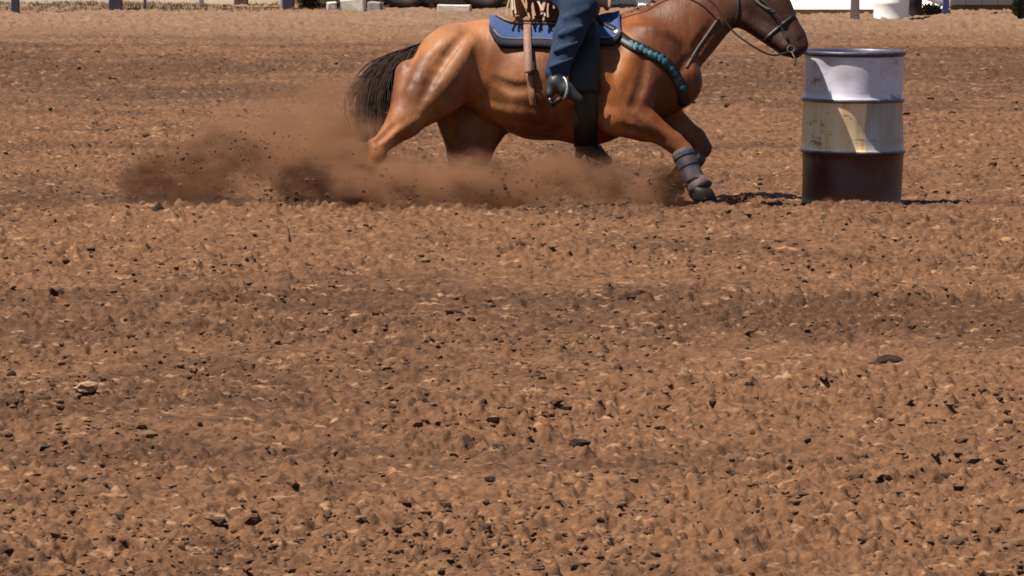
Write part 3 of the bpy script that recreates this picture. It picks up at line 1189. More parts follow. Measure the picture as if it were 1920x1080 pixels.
# rear billet and flank cinch
org = SO
strap_px('rear_billet', [(987, 36), (990, 80), (992, 118), (993, 140)], 14, 0.008, LEATH_P, saddle, SO, 14, 0.030)
strap_px('rear_cinch', [(993, 138), (995, 160), (998, 182), (1000, 198)], 12, 0.006, LEATH_B, saddle, SO, 14, 0.006)
h_ = hit(1000, 128)
bm = bmesh.new()
bm_box(bm, 0, 0, 0, 0.022, 0.012, 0.055, 0.004)
o = bm_obj('buckle', bm, PADTRIM, saddle)
o.location = h_[0] + h_[1] * 0.03 - SO
h_ = hit(988, 50)
bm = bmesh.new()
bmesh.ops.create_uvsphere(bm, u_segments=12, v_segments=8, radius=0.016)
o = bm_obj('rosette', bm, LEATH_P, saddle, True)
o.location = h_[0] + h_[1] * 0.045 - SO
for s in (1, -1):
    strip('fender', pad_rows(U(1064), U(1122), s * 0.35, s * angle_for(1092, 215), 8, 22), 0.010, LEATH_D, saddle, SO, off=0.030)  # dark fender made wide to stand in for the rider's leg shadow
strip('front_cinch', girth_rows(U(1097), U(1097), 0.125, R(62), R(298), 34), 0.012, LEATH_D, saddle, SO, off=0.006)  # cinch widened to carry the same shadow band down the girth


IRON = simple('worn_aluminium', (0.22, 0.22, 0.22), 0.45, 0.8, 0.3, 60, 0.2)


def stirrup(wd, px, py):
    c = loc(px, py, wd)
    root = mesh_obj('stirrup', *tube_data([c + np.array([math.sin(a) * 0.048 + 0.012, -math.sin(a) * 0.050 * (1 if wd > 0 else -1), 0.085 - 0.165 * (1 - math.cos(a)) * 0.5 + 0.0]) - SO
                                           for a in np.linspace(-2.5, 2.5, 20)], [0.0085] * 20, 8), IRON if wd > 0 else LEATH_D, saddle, True)
    tread = []
    e0 = c + np.array([-0.020, 0.038, -0.066]) - SO
    e1 = c + np.array([0.020, -0.038, -0.066]) - SO
    v, f = tube_data([e0, e1], 0.013, 8)
    mesh_obj('tread', v, f, LEATH_D, root, True)
    leather = [c + np.array([0.0, 0.0, 0.05]) - SO, loc(px + 22, py - 60, wd - 0.05 * (1 if wd > 0 else -1)) - SO]
    v, f = tube_data(leather, 0.017, 8)
    mesh_obj('stirrup_leather', v, f, LEATH_D, root, True)


FOOT_N = (1043, 168, 0.40)
FOOT_F = (1112, 290, -0.36)
stirrup(FOOT_N[2], FOOT_N[0], FOOT_N[1] + 3)
stirrup(FOOT_F[2], FOOT_F[0], FOOT_F[1] + 3)

# breast collar with teal beadwork
bc, BO = leaning('breast_collar', loc(1250, 200), 'dark leather breast collar with teal beadwork across the horse\'s chest', 'breast collar')
PATH = [(1157, 66), (1182, 84), (1212, 97), (1240, 113), (1262, 136), (1277, 165), (1282, 196)]
strap_px('collar_band', PATH, 19, 0.009, LEATH_D, bc, BO, 40, 0.003)
pp = spline(PATH, 60)
for i in range(10, 57, 3):
    p, q = pp[i], pp[min(i + 1, 59)]
    t = (q - p) / np.linalg.norm(q - p)
    s = np.array([-t[1], t[0]])
    L_, W_ = rs.uniform(4.0, 7.0), rs.uniform(5.0, 8.5)
    p = p + s * rs.uniform(-2.5, 2.5)
    if i > 30 and rs.random() < 0.6: continue
    cor = [p - t * L_, p - s * W_, p + t * L_, p + s * W_]
    hs = [hit(*c) for c in cor] + [hit(*p)]
    if any(x is None for x in hs): continue
    n_ = hs[4][1]
    V = [x[0] + n_ * 0.0125 - BO for x in hs[:4]] + [hs[4][0] + n_ * 0.0145 - BO] + [x[0] + n_ * 0.008 - BO for x in hs[:4]]
    F = [(0, 1, 4), (1, 2, 4), (2, 3, 4), (3, 0, 4)] + [(k, 5 + k, 5 + (k + 1) % 4, (k + 1) % 4) for k in range(4)]
    mesh_obj('bead_patch', V, F, TEAL, bc)
h_ = hit(1157, 65)
o = lathe('concho', [(0.0, 0.012), (0.012, 0.011), (0.021, 0.006), (0.026, 0.0), (0.0, -0.002)], 20, SILVER, bc)
o.location = h_[0] + h_[1] * 0.022 - BO
o.rotation_euler = Vector(tuple(h_[1])).to_track_quat('Z', 'Y').to_euler()
strap_px('tug_strap', [(1118, 45), (1136, 55), (1155, 64)], 7, 0.006, LEATH_D, bc, BO, 10, 0.03)

# bridle
br, BRO = leaning('bridle', loc(1420, 40), 'dark leather bridle with reins and tie-down on the horse\'s head', 'bridle')
strap_px('cheekpiece', [(1404, -40), (1425, -5), (1452, 28), (1478, 78)], 5, 0.004, LEATH_D, br, BRO, 20)
strap_px('throatlatch', [(1385, -60), (1383, -20), (1384, 20), (1378, 48)], 6, 0.005, LEATH_D, br, BRO, 16)
BITM = simple('browned_iron', (0.06, 0.05, 0.045), 0.6, 0.5, 0.3, 60, 0.2)
NB = simple('worn_grey_rope', (0.075, 0.060, 0.052), 0.8, 0, 0.3, 80, 0.3)
strap_px('noseband', [(1492, 26), (1470, 44), (1448, 62), (1432, 78)], 6, 0.004, LEATH_D, br, BRO, 16)
strap_px('cavesson_hanger', [(1398, -22), (1420, 4), (1452, 24)], 5, 0.004, NB, br, BRO, 14)
strap_px('tie_down', [(1347, 34), (1328, 62), (1304, 96), (1286, 128)], 5, 0.005, NB, br, BRO, 18)
c = loc(1483, 92, 0.075)
v, f = tube_data([c + np.array([math.cos(a) * 0.020, 0, math.sin(a) * 0.020]) - BRO for a in np.linspace(0, 2 * math.pi, 19)], 0.004, 6, 0, False)
mesh_obj('bit_ring', v, f, BITM, br, True)
v, f = tube_data([loc(1484, 96, 0.078) - BRO, loc(1492, 112, 0.080) - BRO, loc(1490, 124, 0.080) - BRO], 0.005, 6)
mesh_obj('bit_shank', v, f, BITM, br, True)
for s in (1, -1):
    pth = spline([loc(1480, 98, 0.08 * s), loc(1446, 103, 0.10 * s), loc(1408, 84, 0.12 * s), loc(1372, 56, 0.135 * s),
                  loc(1330, 0, 0.145 * s), loc(1250, -30, 0.12 * s), loc(1140, 2, 0.13 * s if s > 0 else -0.02)], 40)
    v, f = tube_data([p - BRO for p in pth], [0.0055] * 12 + [0.005] * 28, 6)
    mesh_obj('rein', v, f, LEATH_D, br, True)

# ------------------------------------------------------------------ the rider
rider, RO = leaning('person', loc(1060, 10), 'person in dark blue jeans crouched forward in the saddle holding the reins', 'person')


def P(px, py, wd): return loc(px, py, wd)


HIP = (1022, -62)
KN_N, AN_N = (1086, 14, 0.375), (1045, 142, 0.40)
KN_F, AN_F = (1130, 118, -0.345), (1100, 257, -0.36)
HN, HFAR = (1128, 4, 0.125), (1185, -28, -0.06)


def build_person():
    g = SDF((loc(960, 0)[0], -0.52, loc(1000, 330)[2]), (loc(1230, 0)[0], 0.52, loc(1000, -400)[2]), 0.0085)

    def C(a, b, ra, rb, kw=1.0, k=0.03, sub=False):
        g.cone(P(*a), P(*b), ra, rb, kw, k, sub)
    # trunk
    C((1022, -62, 0.0), (1040, -105, 0.0), 0.125, 0.115, 1.35, 0.04)
    C((1040, -105, 0.0), (1095, -205, 0.0), 0.110, 0.125, 1.35, 0.05)
    C((1100, -215, 0.12), (1100, -215, -0.12), 0.075, 0.075, 1.0, 0.05)
    C((1112, -235, 0.0), (1130, -262, 0.0), 0.055, 0.052, 1.0, 0.03)
    # head
    C((1140, -296, 0.0), (1136, -300, 0.0), 0.092, 0.092, 0.82, 0.03)
    C((1152, -280, 0.0), (1158, -268, 0.0), 0.060, 0.040, 0.85, 0.03)
    C((1168, -284, 0.0), (1172, -278, 0.0), 0.012, 0.014, 1.0, 0.012)
    C((1166, -266, 0.015), (1166, -266, -0.015), 0.010, 0.010, 1.0, 0.01)
    C((1136, -286, 0.078), (1136, -280, 0.078), 0.016, 0.013, 0.5, 0.01)
    C((1136, -286, -0.078), (1136, -280, -0.078), 0.016, 0.013, 0.5, 0.01)
    # legs
    for s, kn, an in ((1, KN_N, AN_N), (-1, KN_F, AN_F)):
        hp = (1026, -58 + (0 if s > 0 else 40), 0.11 * s)
        C(hp, kn, 0.098, 0.070, 1.0, 0.04)
        C(kn, (kn[0] * 0.62 + an[0] * 0.38 - 4, kn[1] * 0.62 + an[1] * 0.38, kn[2] * 0.6 + an[2] * 0.4), 0.066, 0.062, 1.0, 0.03)
        C((kn[0] * 0.62 + an[0] * 0.38 - 4, kn[1] * 0.62 + an[1] * 0.38, kn[2] * 0.6 + an[2] * 0.4), an, 0.062, 0.042, 1.0, 0.03)
        C(an, (an[0] + 10, an[1] + 22, an[2]), 0.034, 0.022, 1.0, 0.01)
        C((an[0] + 10, an[1] + 24, an[2]), (an[0] + 34, an[1] + 40, an[2] - 0.006 * s), 0.022, 0.012, 1.0, 0.01)
    # arms
    for s, el, hd in ((1, (1072, -112, 0.27), HN), (-1, (1120, -110, -0.26), HFAR)):
        C((1102, -218, 0.17 * s), el, 0.054, 0.042, 1.0, 0.03)
        C(el, (hd[0] - 16, hd[1] - 10, hd[2] + 0.01 * s), 0.042, 0.028, 1.0, 0.02)
        # palm and fingers closed on the rein
        C((hd[0] - 12, hd[1] - 6, hd[2]), (hd[0] + 8, hd[1] + 2, hd[2]), 0.026, 0.028, 0.75, 0.012)
        for q in range(4):
            oz = (q - 1.5) * 6.0
            ln = (8, 9.5, 9, 7)[q]
            k0 = (hd[0] + 12 - abs(q - 1.2) * 1.2, hd[1] - 2 + oz, hd[2] + 0.018 * s)
            k1 = (k0[0] + ln * 0.55, k0[1] + ln * 0.45, hd[2] + 0.014 * s)
            k2 = (k1[0] - ln * 0.35, k1[1] + ln * 0.5, hd[2] - 0.014 * s)
            k3 = (k2[0] - ln * 0.6, k2[1] - ln * 0.05, hd[2] - 0.018 * s)
            C(k0, k1, 0.0100, 0.0092, 1, 0.006)
            C(k1, k2, 0.0092, 0.0086, 1, 0.004)
            C(k2, k3, 0.0086, 0.0078, 1, 0.004)
        C((hd[0] - 4, hd[1] - 14, hd[2]), (hd[0] + 9, hd[1] - 17, hd[2] - 0.008 * s), 0.012, 0.0105, 1, 0.01)
        C((hd[0] + 9, hd[1] - 17, hd[2] - 0.008 * s), (hd[0] + 19, hd[1] - 12, hd[2] - 0.010 * s), 0.0102, 0.0085, 1, 0.004)
    v, f = g.mesh(1)
    return v, f


v, f = build_person()
np_mesh('body', v - RO, f, SKIN, rider)
# jeans
g = SDF((loc(960, 0)[0], -0.54, loc(1000, 300)[2]), (loc(1230, 0)[0], 0.54, loc(1000, -140)[2]), 0.0095)


def C(a, b, ra, rb, kw=1.0, k=0.03, sub=False): g.cone(P(*a), P(*b), ra, rb, kw, k, sub)


C((1022, -62, 0.0), (1036, -96, 0.0), 0.142, 0.128, 1.32, 0.04)
for s, kn, an in ((1, KN_N, AN_N), (-1, KN_F, AN_F)):
    hp = (1026, -58 + (0 if s > 0 else 40), 0.11 * s)
    mid = (kn[0] * 0.6 + an[0] * 0.4 - 3, kn[1] * 0.6 + an[1] * 0.4, kn[2] * 0.6 + an[2] * 0.4)
    C(hp, kn, 0.118, 0.098, 1.0, 0.04)
    C(kn, mid, 0.098, 0.080, 0.85, 0.03)
    C(mid, (an[0] - 2, an[1] - 6, an[2]), 0.078, 0.064, 0.85, 0.03)
    for q in range(4):   # cloth folds at the knee and along the shin
        t = 0.1 + 0.24 * q
        c = (kn[0] + (an[0] - kn[0]) * t, kn[1] + (an[1] - kn[1]) * t, kn[2] + (an[2] - kn[2]) * t + 0.075 * s)
        C((c[0] - 22, c[1] + 7, c[2]), (c[0] + 20, c[1] - 9, c[2]), 0.010, 0.008, 0.9, 0.03)
v, f = g.mesh(1)
np_mesh('jeans', v - RO, f, DENIM, rider)
# shirt
g = SDF((loc(980, 0)[0], -0.42, loc(1000, 0)[2]), (loc(1230, 0)[0], 0.42, loc(1000, -300)[2]), 0.012)
C((1036, -98, 0.0), (1042, -108, 0.0), 0.130, 0.126, 1.35, 0.04)
C((1040, -105, 0.0), (1095, -205, 0.0), 0.124, 0.138, 1.35, 0.05)
C((1100, -215, 0.13), (1100, -215, -0.13), 0.088, 0.088, 1.0, 0.05)
for s, el, hd in ((1, (1072, -112, 0.27), HN), (-1, (1120, -110, -0.26), HFAR)):
    C((1102, -218, 0.17 * s), el, 0.068, 0.056, 1.0, 0.03)
    C(el, (hd[0] - 22, hd[1] - 16, hd[2] + 0.015 * s), 0.056, 0.038, 1.0, 0.02)
v, f = g.mesh(1)
np_mesh('shirt', v - RO, f, SHIRT, rider)
# boots
for s, an, ft, mat in ((1, AN_N, FOOT_N, BLACKB), (-1, AN_F, FOOT_F, CBOOT)):
    lo = np.minimum(loc(an[0] - 60, an[1] + 90, an[2]), loc(an[0] + 80, an[1] - 70, an[2])) - 0.12
    hi = np.maximum(loc(an[0] - 60, an[1] + 90, an[2]), loc(an[0] + 80, an[1] - 70, an[2])) + 0.12
    g = SDF(lo, hi, 0.0085)
    a = an
    C((a[0] + 2, a[1] - 20, a[2]), (a[0] - 2, a[1] + 14, a[2]), 0.054, 0.046, 1.0, 0.02)
    C((a[0] - 4, a[1] + 14, a[2]), (a[0] + 16, a[1] + 26, a[2]), 0.046, 0.042, 0.95, 0.02)
    C((a[0] + 16, a[1] + 27, a[2]), (a[0] + 40, a[1] + 44, a[2] - 0.01 * s), 0.042, 0.027, 1.0, 0.02)
    C((a[0] - 12, a[1] + 20, a[2]), (a[0] - 14, a[1] + 34, a[2]), 0.028, 0.024, 1.0, 0.01)
    v, f = g.mesh(1)
    np_mesh('boot', v - RO, f, mat, rider)
# hat
hat = lathe('hat', [(0.0, 0.125), (0.05, 0.128), (0.078, 0.115), (0.095, 0.03), (0.100, 0.0), (0.15, -0.004), (0.190, 0.004),
                    (0.190, -0.001), (0.150, -0.009), (0.098, -0.006), (0.0, -0.004)], 32, STRAW, rider, True, None,
            lambda p, a: (p[0] * 1.12, p[1] * (0.92 if math.hypot(p[0], p[1]) > 0.11 else 0.95), p[2] + (0.05 * (abs(math.sin(a)) ** 2) if math.hypot(p[0], p[1]) > 0.12 else 0)))
hat.location = loc(1140, -318, 0) - RO
hat.rotation_euler = (0, R(14), 0)
for s in (1, -1):
    bm = bmesh.new()
    bmesh.ops.create_uvsphere(bm, u_segments=10, v_segments=8, radius=0.011)
    e = bm_obj('eye', bm, EYEM, rider, True)
    e.location = loc(1164, -292, 0.032 * s) - RO

# ------------------------------------------------------------------ the barrel
def drum_material():
    m, t, b = new_mat('banded_drum_paint')
    v = coords(t, 'Object')
    sep = t.nodes.new('ShaderNodeSeparateXYZ')
    t.links.new(v, sep.inputs[0])
    z = sep.outputs[2]
    n = noise(t, v, 9, 5, 0.65)
    streak = noise(t, coords(t, 'Object', (9, 9, 1.2)), 2.0, 4, 0.6)
    zz = math_n(t, 'ADD', z, math_n(t, 'MULTIPLY', math_n(t, 'SUBTRACT', n, 0.5), 0.012))
    top = ramp(t, n, [(0.3, (0.409, 0.383, 0.462)), (0.6, (0.528, 0.508, 0.568))])
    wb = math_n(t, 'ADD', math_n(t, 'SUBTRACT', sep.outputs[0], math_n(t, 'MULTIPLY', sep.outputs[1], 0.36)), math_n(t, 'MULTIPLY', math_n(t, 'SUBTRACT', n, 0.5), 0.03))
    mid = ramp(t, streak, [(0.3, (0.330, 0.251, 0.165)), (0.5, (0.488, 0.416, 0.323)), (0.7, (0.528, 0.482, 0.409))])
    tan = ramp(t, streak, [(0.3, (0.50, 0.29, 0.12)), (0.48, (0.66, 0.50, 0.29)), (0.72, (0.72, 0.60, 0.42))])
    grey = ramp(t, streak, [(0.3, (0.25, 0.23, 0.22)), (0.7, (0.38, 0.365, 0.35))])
    mid = mixc(t, maprange(t, wb, 0.050, 0.060), tan, grey)  # middle band: sunlit left and shaded right painted in as tan and grey
    low = ramp(t, n, [(0.3, (0.038, 0.0055, 0.0065)), (0.7, (0.062, 0.0095, 0.011))])
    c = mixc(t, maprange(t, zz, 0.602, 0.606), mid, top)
    c = mixc(t, maprange(t, zz, 0.312, 0.308), c, low)
    for zc_ in (0.600, 0.306, 0.858):
        dz = math_n(t, 'ABSOLUTE', math_n(t, 'SUBTRACT', zz, zc_))
        c = mixc(t, math_n(t, 'MULTIPLY', maprange(t, dz, 0.013, 0.008), 0.85), c, (0.028, 0.022, 0.035))
    # rust and scrapes
    sp = noise(t, coords(t, 'Object', (1, 1, 1.6)), 5.5, 6, 0.72)
    rust = math_n(t, 'MULTIPLY', maprange(t, sp, 0.60, 0.66), 0.8)
    c = mixc(t, rust, c, (0.132, 0.056, 0.026))
    sp2 = noise(t, coords(t, 'Object', (2, 2, 9)), 4.5, 3, 0.6)
    c = mixc(t, math_n(t, 'MULTIPLY', maprange(t, sp2, 0.66, 0.70), 0.6), c, (0.046, 0.033, 0.040))
    # dirt splashed up from the ground
    d = maprange(t, math_n(t, 'ADD', z, math_n(t, 'MULTIPLY', n, 0.16)), 0.20, 0.07)
    c = mixc(t, math_n(t, 'MULTIPLY', d, 0.35), c, (0.172, 0.099, 0.059))
    t.links.new(c, b.inputs['Base Color'])
    b.inputs['Roughness'].default_value = 0.38
    b.inputs['Specular IOR Level'].default_value = 0.5
    bump(t, b, n, 0.08, 0.01)
    return m


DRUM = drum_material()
RIMM = simple('dark_drum_rim', (0.050, 0.045, 0.075), 0.45, 0.2, 0.4, 30, 0.2, 0.5)
bx = at_y(1597, 375, 0.0)[0]
barrel = empty('barrel', (bx, 0.0, -0.022), (0, R(0.5), R(20)), 'steel barrel banded white, cream and dark red at the horse\'s nose', 'barrel')
RB = 0.283
prof = [(0.0, 0.02), (RB - 0.004, 0.02), (RB, 0.0), (RB + 0.004, 0.008), (RB, 0.022)]


def hoop(z): return [(RB, z - 0.022), (RB + 0.004, z - 0.014), (RB + 0.010, z - 0.006), (RB + 0.011, z), (RB + 0.010, z + 0.006), (RB + 0.004, z + 0.014), (RB, z + 0.022)]


for z in (0.06, 0.11, 0.16, 0.21, 0.26): prof.append((RB, z))
prof += hoop(0.308)
for z in (0.36, 0.40, 0.45, 0.50, 0.55): prof.append((RB, z))
prof += hoop(0.602)
for z in (0.65, 0.69, 0.73, 0.77, 0.81, 0.845): prof.append((RB, z))
prof += [(RB + 0.002, 0.862), (RB - 0.006, 0.866)]


def dent(p, a):
    z = p[2]
    k = 0.006 * math.sin(2 * a + 7 * z) * math.sin(3.6 * z) + 0.003 * math.sin(5 * a - 11 * z)
    for da, dz, wa, wz, dd in ((3.75, 0.78, 0.20, 0.05, 0.014), (4.45, 0.20, 0.26, 0.05, 0.012), (5.1, 0.74, 0.16, 0.07, 0.012), (4.0, 0.42, 0.14, 0.04, 0.010), (5.4, 0.46, 0.2, 0.05, 0.012)):
        k -= dd * math.exp(-((a - da) / wa) ** 2 - ((z - dz) / wz) ** 2)
    k -= 0.016 * math.exp(-((a - 4.1) / 0.30) ** 2 - ((z - 0.70) / 0.06) ** 2)
    k -= 0.020 * math.exp(-((a - 4.75) / 0.22) ** 2 - ((z - 0.47) / 0.08) ** 2)
    r = math.hypot(p[0], p[1])
    if r < 1e-4: return p
    s = (r + k * min(1, r / RB)) / r
    return (p[0] * s, p[1] * s, p[2])


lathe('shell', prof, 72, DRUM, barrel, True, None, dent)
lathe('lid', [(0.0, 0.846), (RB - 0.03, 0.846), (RB - 0.016, 0.850), (RB - 0.010, 0.864)], 64, RIMM, barrel, True)
lathe('top_rim', [(RB - 0.012, 0.862), (RB - 0.008, 0.876), (RB + 0.004, 0.880), (RB + 0.011, 0.874), (RB + 0.012, 0.860), (RB + 0.004, 0.852), (RB - 0.008, 0.854), (RB - 0.012, 0.862)], 72, RIMM, barrel, True)
for ang, r0, rad in ((0.6, 0.19, 0.032), (3.7, 0.19, 0.020)):
    o = lathe('bung', [(0.0, 0.016), (rad * 0.8, 0.016), (rad, 0.012), (rad, 0.0)], 20, STEEL, barrel, True)
    o.location = (r0 * math.cos(ang), r0 * math.sin(ang), 0.846)

# ------------------------------------------------------------------ flying dirt and dust
def flying_dirt():
    P_, S_ = [], []

    def puff(px, py, sx, sy, n, smax=0.016, yc=-0.7, ys=0.28, tilt=0.0):
        for _ in range(int(n * 1.8)):
            a, b = rng.normal(), rng.normal()
            x = px + sx * a + tilt * b * sy
            y = py + sy * b
            if y > 378: y = 378 - abs(rng.normal()) * 8
            P_.append(at_y(x, y, yc + ys * rng.normal()))
            S_.append(0.0014 + 0.75 * smax * rng.random() ** 7)
    puff(395, 305, 62, 24, 520, 0.014, tilt=-0.8)
    puff(330, 330, 34, 20, 200, 0.014)
    puff(480, 268, 55, 16, 170, 0.011)
    puff(640, 345, 58, 20, 620, 0.017)
    puff(575, 352, 30, 18, 260, 0.016)
    puff(730, 350, 55, 18, 380, 0.015)
    puff(920, 352, 42, 18, 420, 0.016)
    puff(1010, 340, 60, 16, 160, 0.010)
    puff(1120, 350, 60, 14, 120, 0.010)
    puff(1245, 352, 26, 12, 160, 0.013)
    puff(470, 330, 150, 50, 260, 0.010)
    puff(1395, 374, 45, 5, 90, 0.016)
    n = len(P_)
    clods('flying_dirt', np.array(P_), np.array(S_), rng.random(n) * 0.8, MOIST,
          'spray of dark dirt crumbs flung up behind the horse\'s hooves', 'flying dirt', 0.9, 0.4)


flying_dirt()


def dust_cloud():
    # (px, py, half width px, half height px, depth centre, half depth m, density)
    puffs = [(640, 190, 80, 70, -0.35, 0.35, 3.0), (370, 335, 120, 62, -0.45, 0.45, 9.0), (480, 285, 150, 70, -0.35, 0.5, 6.5), (560, 250, 190, 90, -0.2, 0.55, 3.6),
             (630, 300, 120, 95, -0.55, 0.42, 8.0), (640, 350, 150, 45, -0.55, 0.42, 14.0), (715, 335, 100, 56, -0.85, 0.36, 24.0),
             (745, 312, 60, 42, -0.55, 0.35, 7.0), (870, 352, 115, 46, -0.78, 0.36, 20.0), (960, 342, 120, 46, -0.6, 0.40, 10.0),
             (1060, 340, 120, 50, -0.55, 0.42, 10.0), (1160, 345, 100, 44, -0.5, 0.40, 9.0), (1215, 352, 50, 32, -0.75, 0.25, 4.0)]
    x0, x1 = at_y(215, 300, -0.4)[0], at_y(1310, 300, -0.4)[0]
    zt, zb = at_y(600, 140, -0.2)[2], -0.06
    y0, y1 = -1.5, 0.55
    cx, cy = (x0 + x1) / 2, (y0 + y1) / 2
    m = bpy.data.materials.new('brown_dust')
    m.use_nodes = True
    t = m.node_tree
    for n in list(t.nodes): t.nodes.remove(n)
    out = t.nodes.new('ShaderNodeOutputMaterial')
    pv = t.nodes.new('ShaderNodeVolumePrincipled')
    pv.inputs['Color'].default_value = (0.62, 0.40, 0.27, 1)
    pv.inputs['Anisotropy'].default_value = 0.15
    tc = t.nodes.new('ShaderNodeTexCoord')
    tot = None
    warp = t.nodes.new('ShaderNodeTexNoise')
    warp.inputs['Scale'].default_value = 3.2
    warp.inputs['Detail'].default_value = 3
    t.links.new(tc.outputs['Object'], warp.inputs['Vector'])
    wv = t.nodes.new('ShaderNodeVectorMath')
    wv.operation = 'MULTIPLY_ADD'
    t.links.new(warp.outputs['Color'], wv.inputs[0])
    wv.inputs[1].default_value = (0.50, 0.36, 0.40)
    add = t.nodes.new('ShaderNodeVectorMath')
    add.operation = 'ADD'
    wv.inputs[2].default_value = (-0.25, -0.18, -0.20)
    t.links.new(tc.outputs['Object'], add.inputs[0])
    t.links.new(wv.outputs[0], add.inputs[1])
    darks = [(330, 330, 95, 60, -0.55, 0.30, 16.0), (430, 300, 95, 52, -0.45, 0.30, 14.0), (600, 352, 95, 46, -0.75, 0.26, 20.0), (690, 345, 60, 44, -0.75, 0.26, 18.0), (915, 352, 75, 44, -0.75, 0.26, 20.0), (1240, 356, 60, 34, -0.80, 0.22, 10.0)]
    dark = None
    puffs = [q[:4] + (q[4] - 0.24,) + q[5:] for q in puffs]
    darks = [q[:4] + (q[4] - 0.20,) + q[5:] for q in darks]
    for px, py, rx, rz, yc, ry, den in puffs + darks:
        p = at_y(px, py, yc)
        mp = t.nodes.new('ShaderNodeMapping')
        mp.vector_type = 'TEXTURE'
        mp.inputs['Location'].default_value = (p[0] - cx, p[1] - cy, p[2])
        mp.inputs['Scale'].default_value = (rx / 330 * 1.15, ry * 1.1, rz / 330 * 1.2)
        t.links.new(add.outputs[0], mp.inputs['Vector'])
        gr = t.nodes.new('ShaderNodeTexGradient')
        gr.gradient_type = 'SPHERICAL'
        t.links.new(mp.outputs[0], gr.inputs['Vector'])
        s = math_n(t, 'MULTIPLY', gr.outputs['Fac'], den)
        if (px, py, rx, rz, yc, ry, den) in darks: dark = s if dark is None else math_n(t, 'ADD', dark, s)
        tot = s if tot is None else math_n(t, 'ADD', tot, s)
    nz = noise(t, coords(t, 'Object', (1.3, 1.8, 2.6)), 3.2, 6, 0.68)
    f = maprange(t, nz, 0.41, 0.62, 0.03, 1.5)
    nz2 = noise(t, coords(t, 'Object', (1.2, 1.8, 2.2)), 4.5, 4, 0.6)
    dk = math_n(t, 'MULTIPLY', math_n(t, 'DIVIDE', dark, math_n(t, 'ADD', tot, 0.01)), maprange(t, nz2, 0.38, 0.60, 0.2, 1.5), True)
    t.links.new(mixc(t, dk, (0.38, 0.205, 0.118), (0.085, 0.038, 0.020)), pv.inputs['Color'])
    t.links.new(math_n(t, 'MULTIPLY', tot, f), pv.inputs['Density'])
    t.links.new(pv.outputs[0], out.inputs['Volume'])
    # a lumpy closed hull round the puffs
    bm = bmesh.new()
    bm_box(bm, 0, 0, (zt + zb) / 2, x1 - x0, y1 - y0, zt - zb)
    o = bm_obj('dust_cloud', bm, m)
    o.location = (cx, cy, 0)
    tag(o, 'brown cloud of dust billowing behind and under the galloping horse', 'dust', None, 'stuff')
    return o


dust_cloud()

# ------------------------------------------------------------------ the far side of the arena
POSTD = simple('dark_painted_post', (0.035, 0.030, 0.040), 0.6, 0, 0.3, 12, 0.2)
POSTG = simple('grey_weathered_post', (0.36, 0.34, 0.35), 0.7, 0, 0.25, 12, 0.3)
POSTB = simple('blue_painted_post', (0.035, 0.045, 0.17), 0.5, 0, 0.25, 12, 0.2)
POSTW = simple('brown_timber_post', (0.10, 0.055, 0.035), 0.85, 0, 0.3, 14, 0.4)
PALE = simple('pale_paint', (0.80, 0.74, 0.62), 0.6, 0, 0.08, 3, 0.05, 0.4, 0.12)
WHITE = simple('white_paint', (0.80, 0.78, 0.74), 0.5, 0, 0.06, 3, 0.05, 0.4, 0.08)
DARKB = simple('dark_base_board', (0.09, 0.055, 0.03), 0.9, 0, 0.3, 6, 0.2)
GREYP = simple('grey_sheet_metal', (0.14, 0.135, 0.135), 0.5, 0.3, 0.2, 4, 0.1, 0.5, 0.15)
RUBBER = simple('black_rubber', (0.016, 0.015, 0.015), 0.8, 0, 0.3, 20, 0.3, 0.3, 0.25)


def gpos(px, py):
    p = on_ground(px, py)
    return p[0], p[1], float(ground_h(np.array([p[0]]), np.array([p[1]]), False)[0])


def post(px, py, wpx, kind, mat, label, hgt=1.55, side=None):
    x, y, z = gpos(px, py)
    s = FPX / (y + D)
    wd = wpx / s
    root = empty('fence_post', (x, y, z), (0, 0, 0), label, 'post', 'posts along the far arena edge')
    bm = bmesh.new()
    if kind == 'round':
        bmesh.ops.create_cone(bm, cap_ends=True, segments=18, radius1=wd / 2, radius2=wd / 2 * 0.97, depth=hgt + 0.3)
        bmesh.ops.translate(bm, vec=(0, 0, hgt / 2 - 0.15), verts=bm.verts)
    else:
        bm_box(bm, 0, 0, hgt / 2 - 0.15, wd, wd, hgt + 0.3, min(0.008, wd * 0.1))
    bm_obj('shaft', bm, mat, root, kind == 'round')
    bm = bmesh.new()
    if kind == 'round':
        bmesh.ops.create_cone(bm, cap_ends=True, segments=18, radius1=wd * 0.54, radius2=wd * 0.3, depth=0.03)
        bmesh.ops.translate(bm, vec=(0, 0, hgt + 0.015), verts=bm.verts)
    else:
        bm_box(bm, 0, 0, hgt + 0.012, wd * 1.1, wd * 1.1, 0.024, 0.004)
    bm_obj('cap', bm, mat, root)
    if side:
        bm = bmesh.new()
        bm_box(bm, side[0] * wd, -wd * 0.2, hgt / 2 - 0.15, wd * side[1], wd * 0.3, hgt + 0.28, 0.003)
        bm_obj('face_strip', bm, side[2], root)
    return root


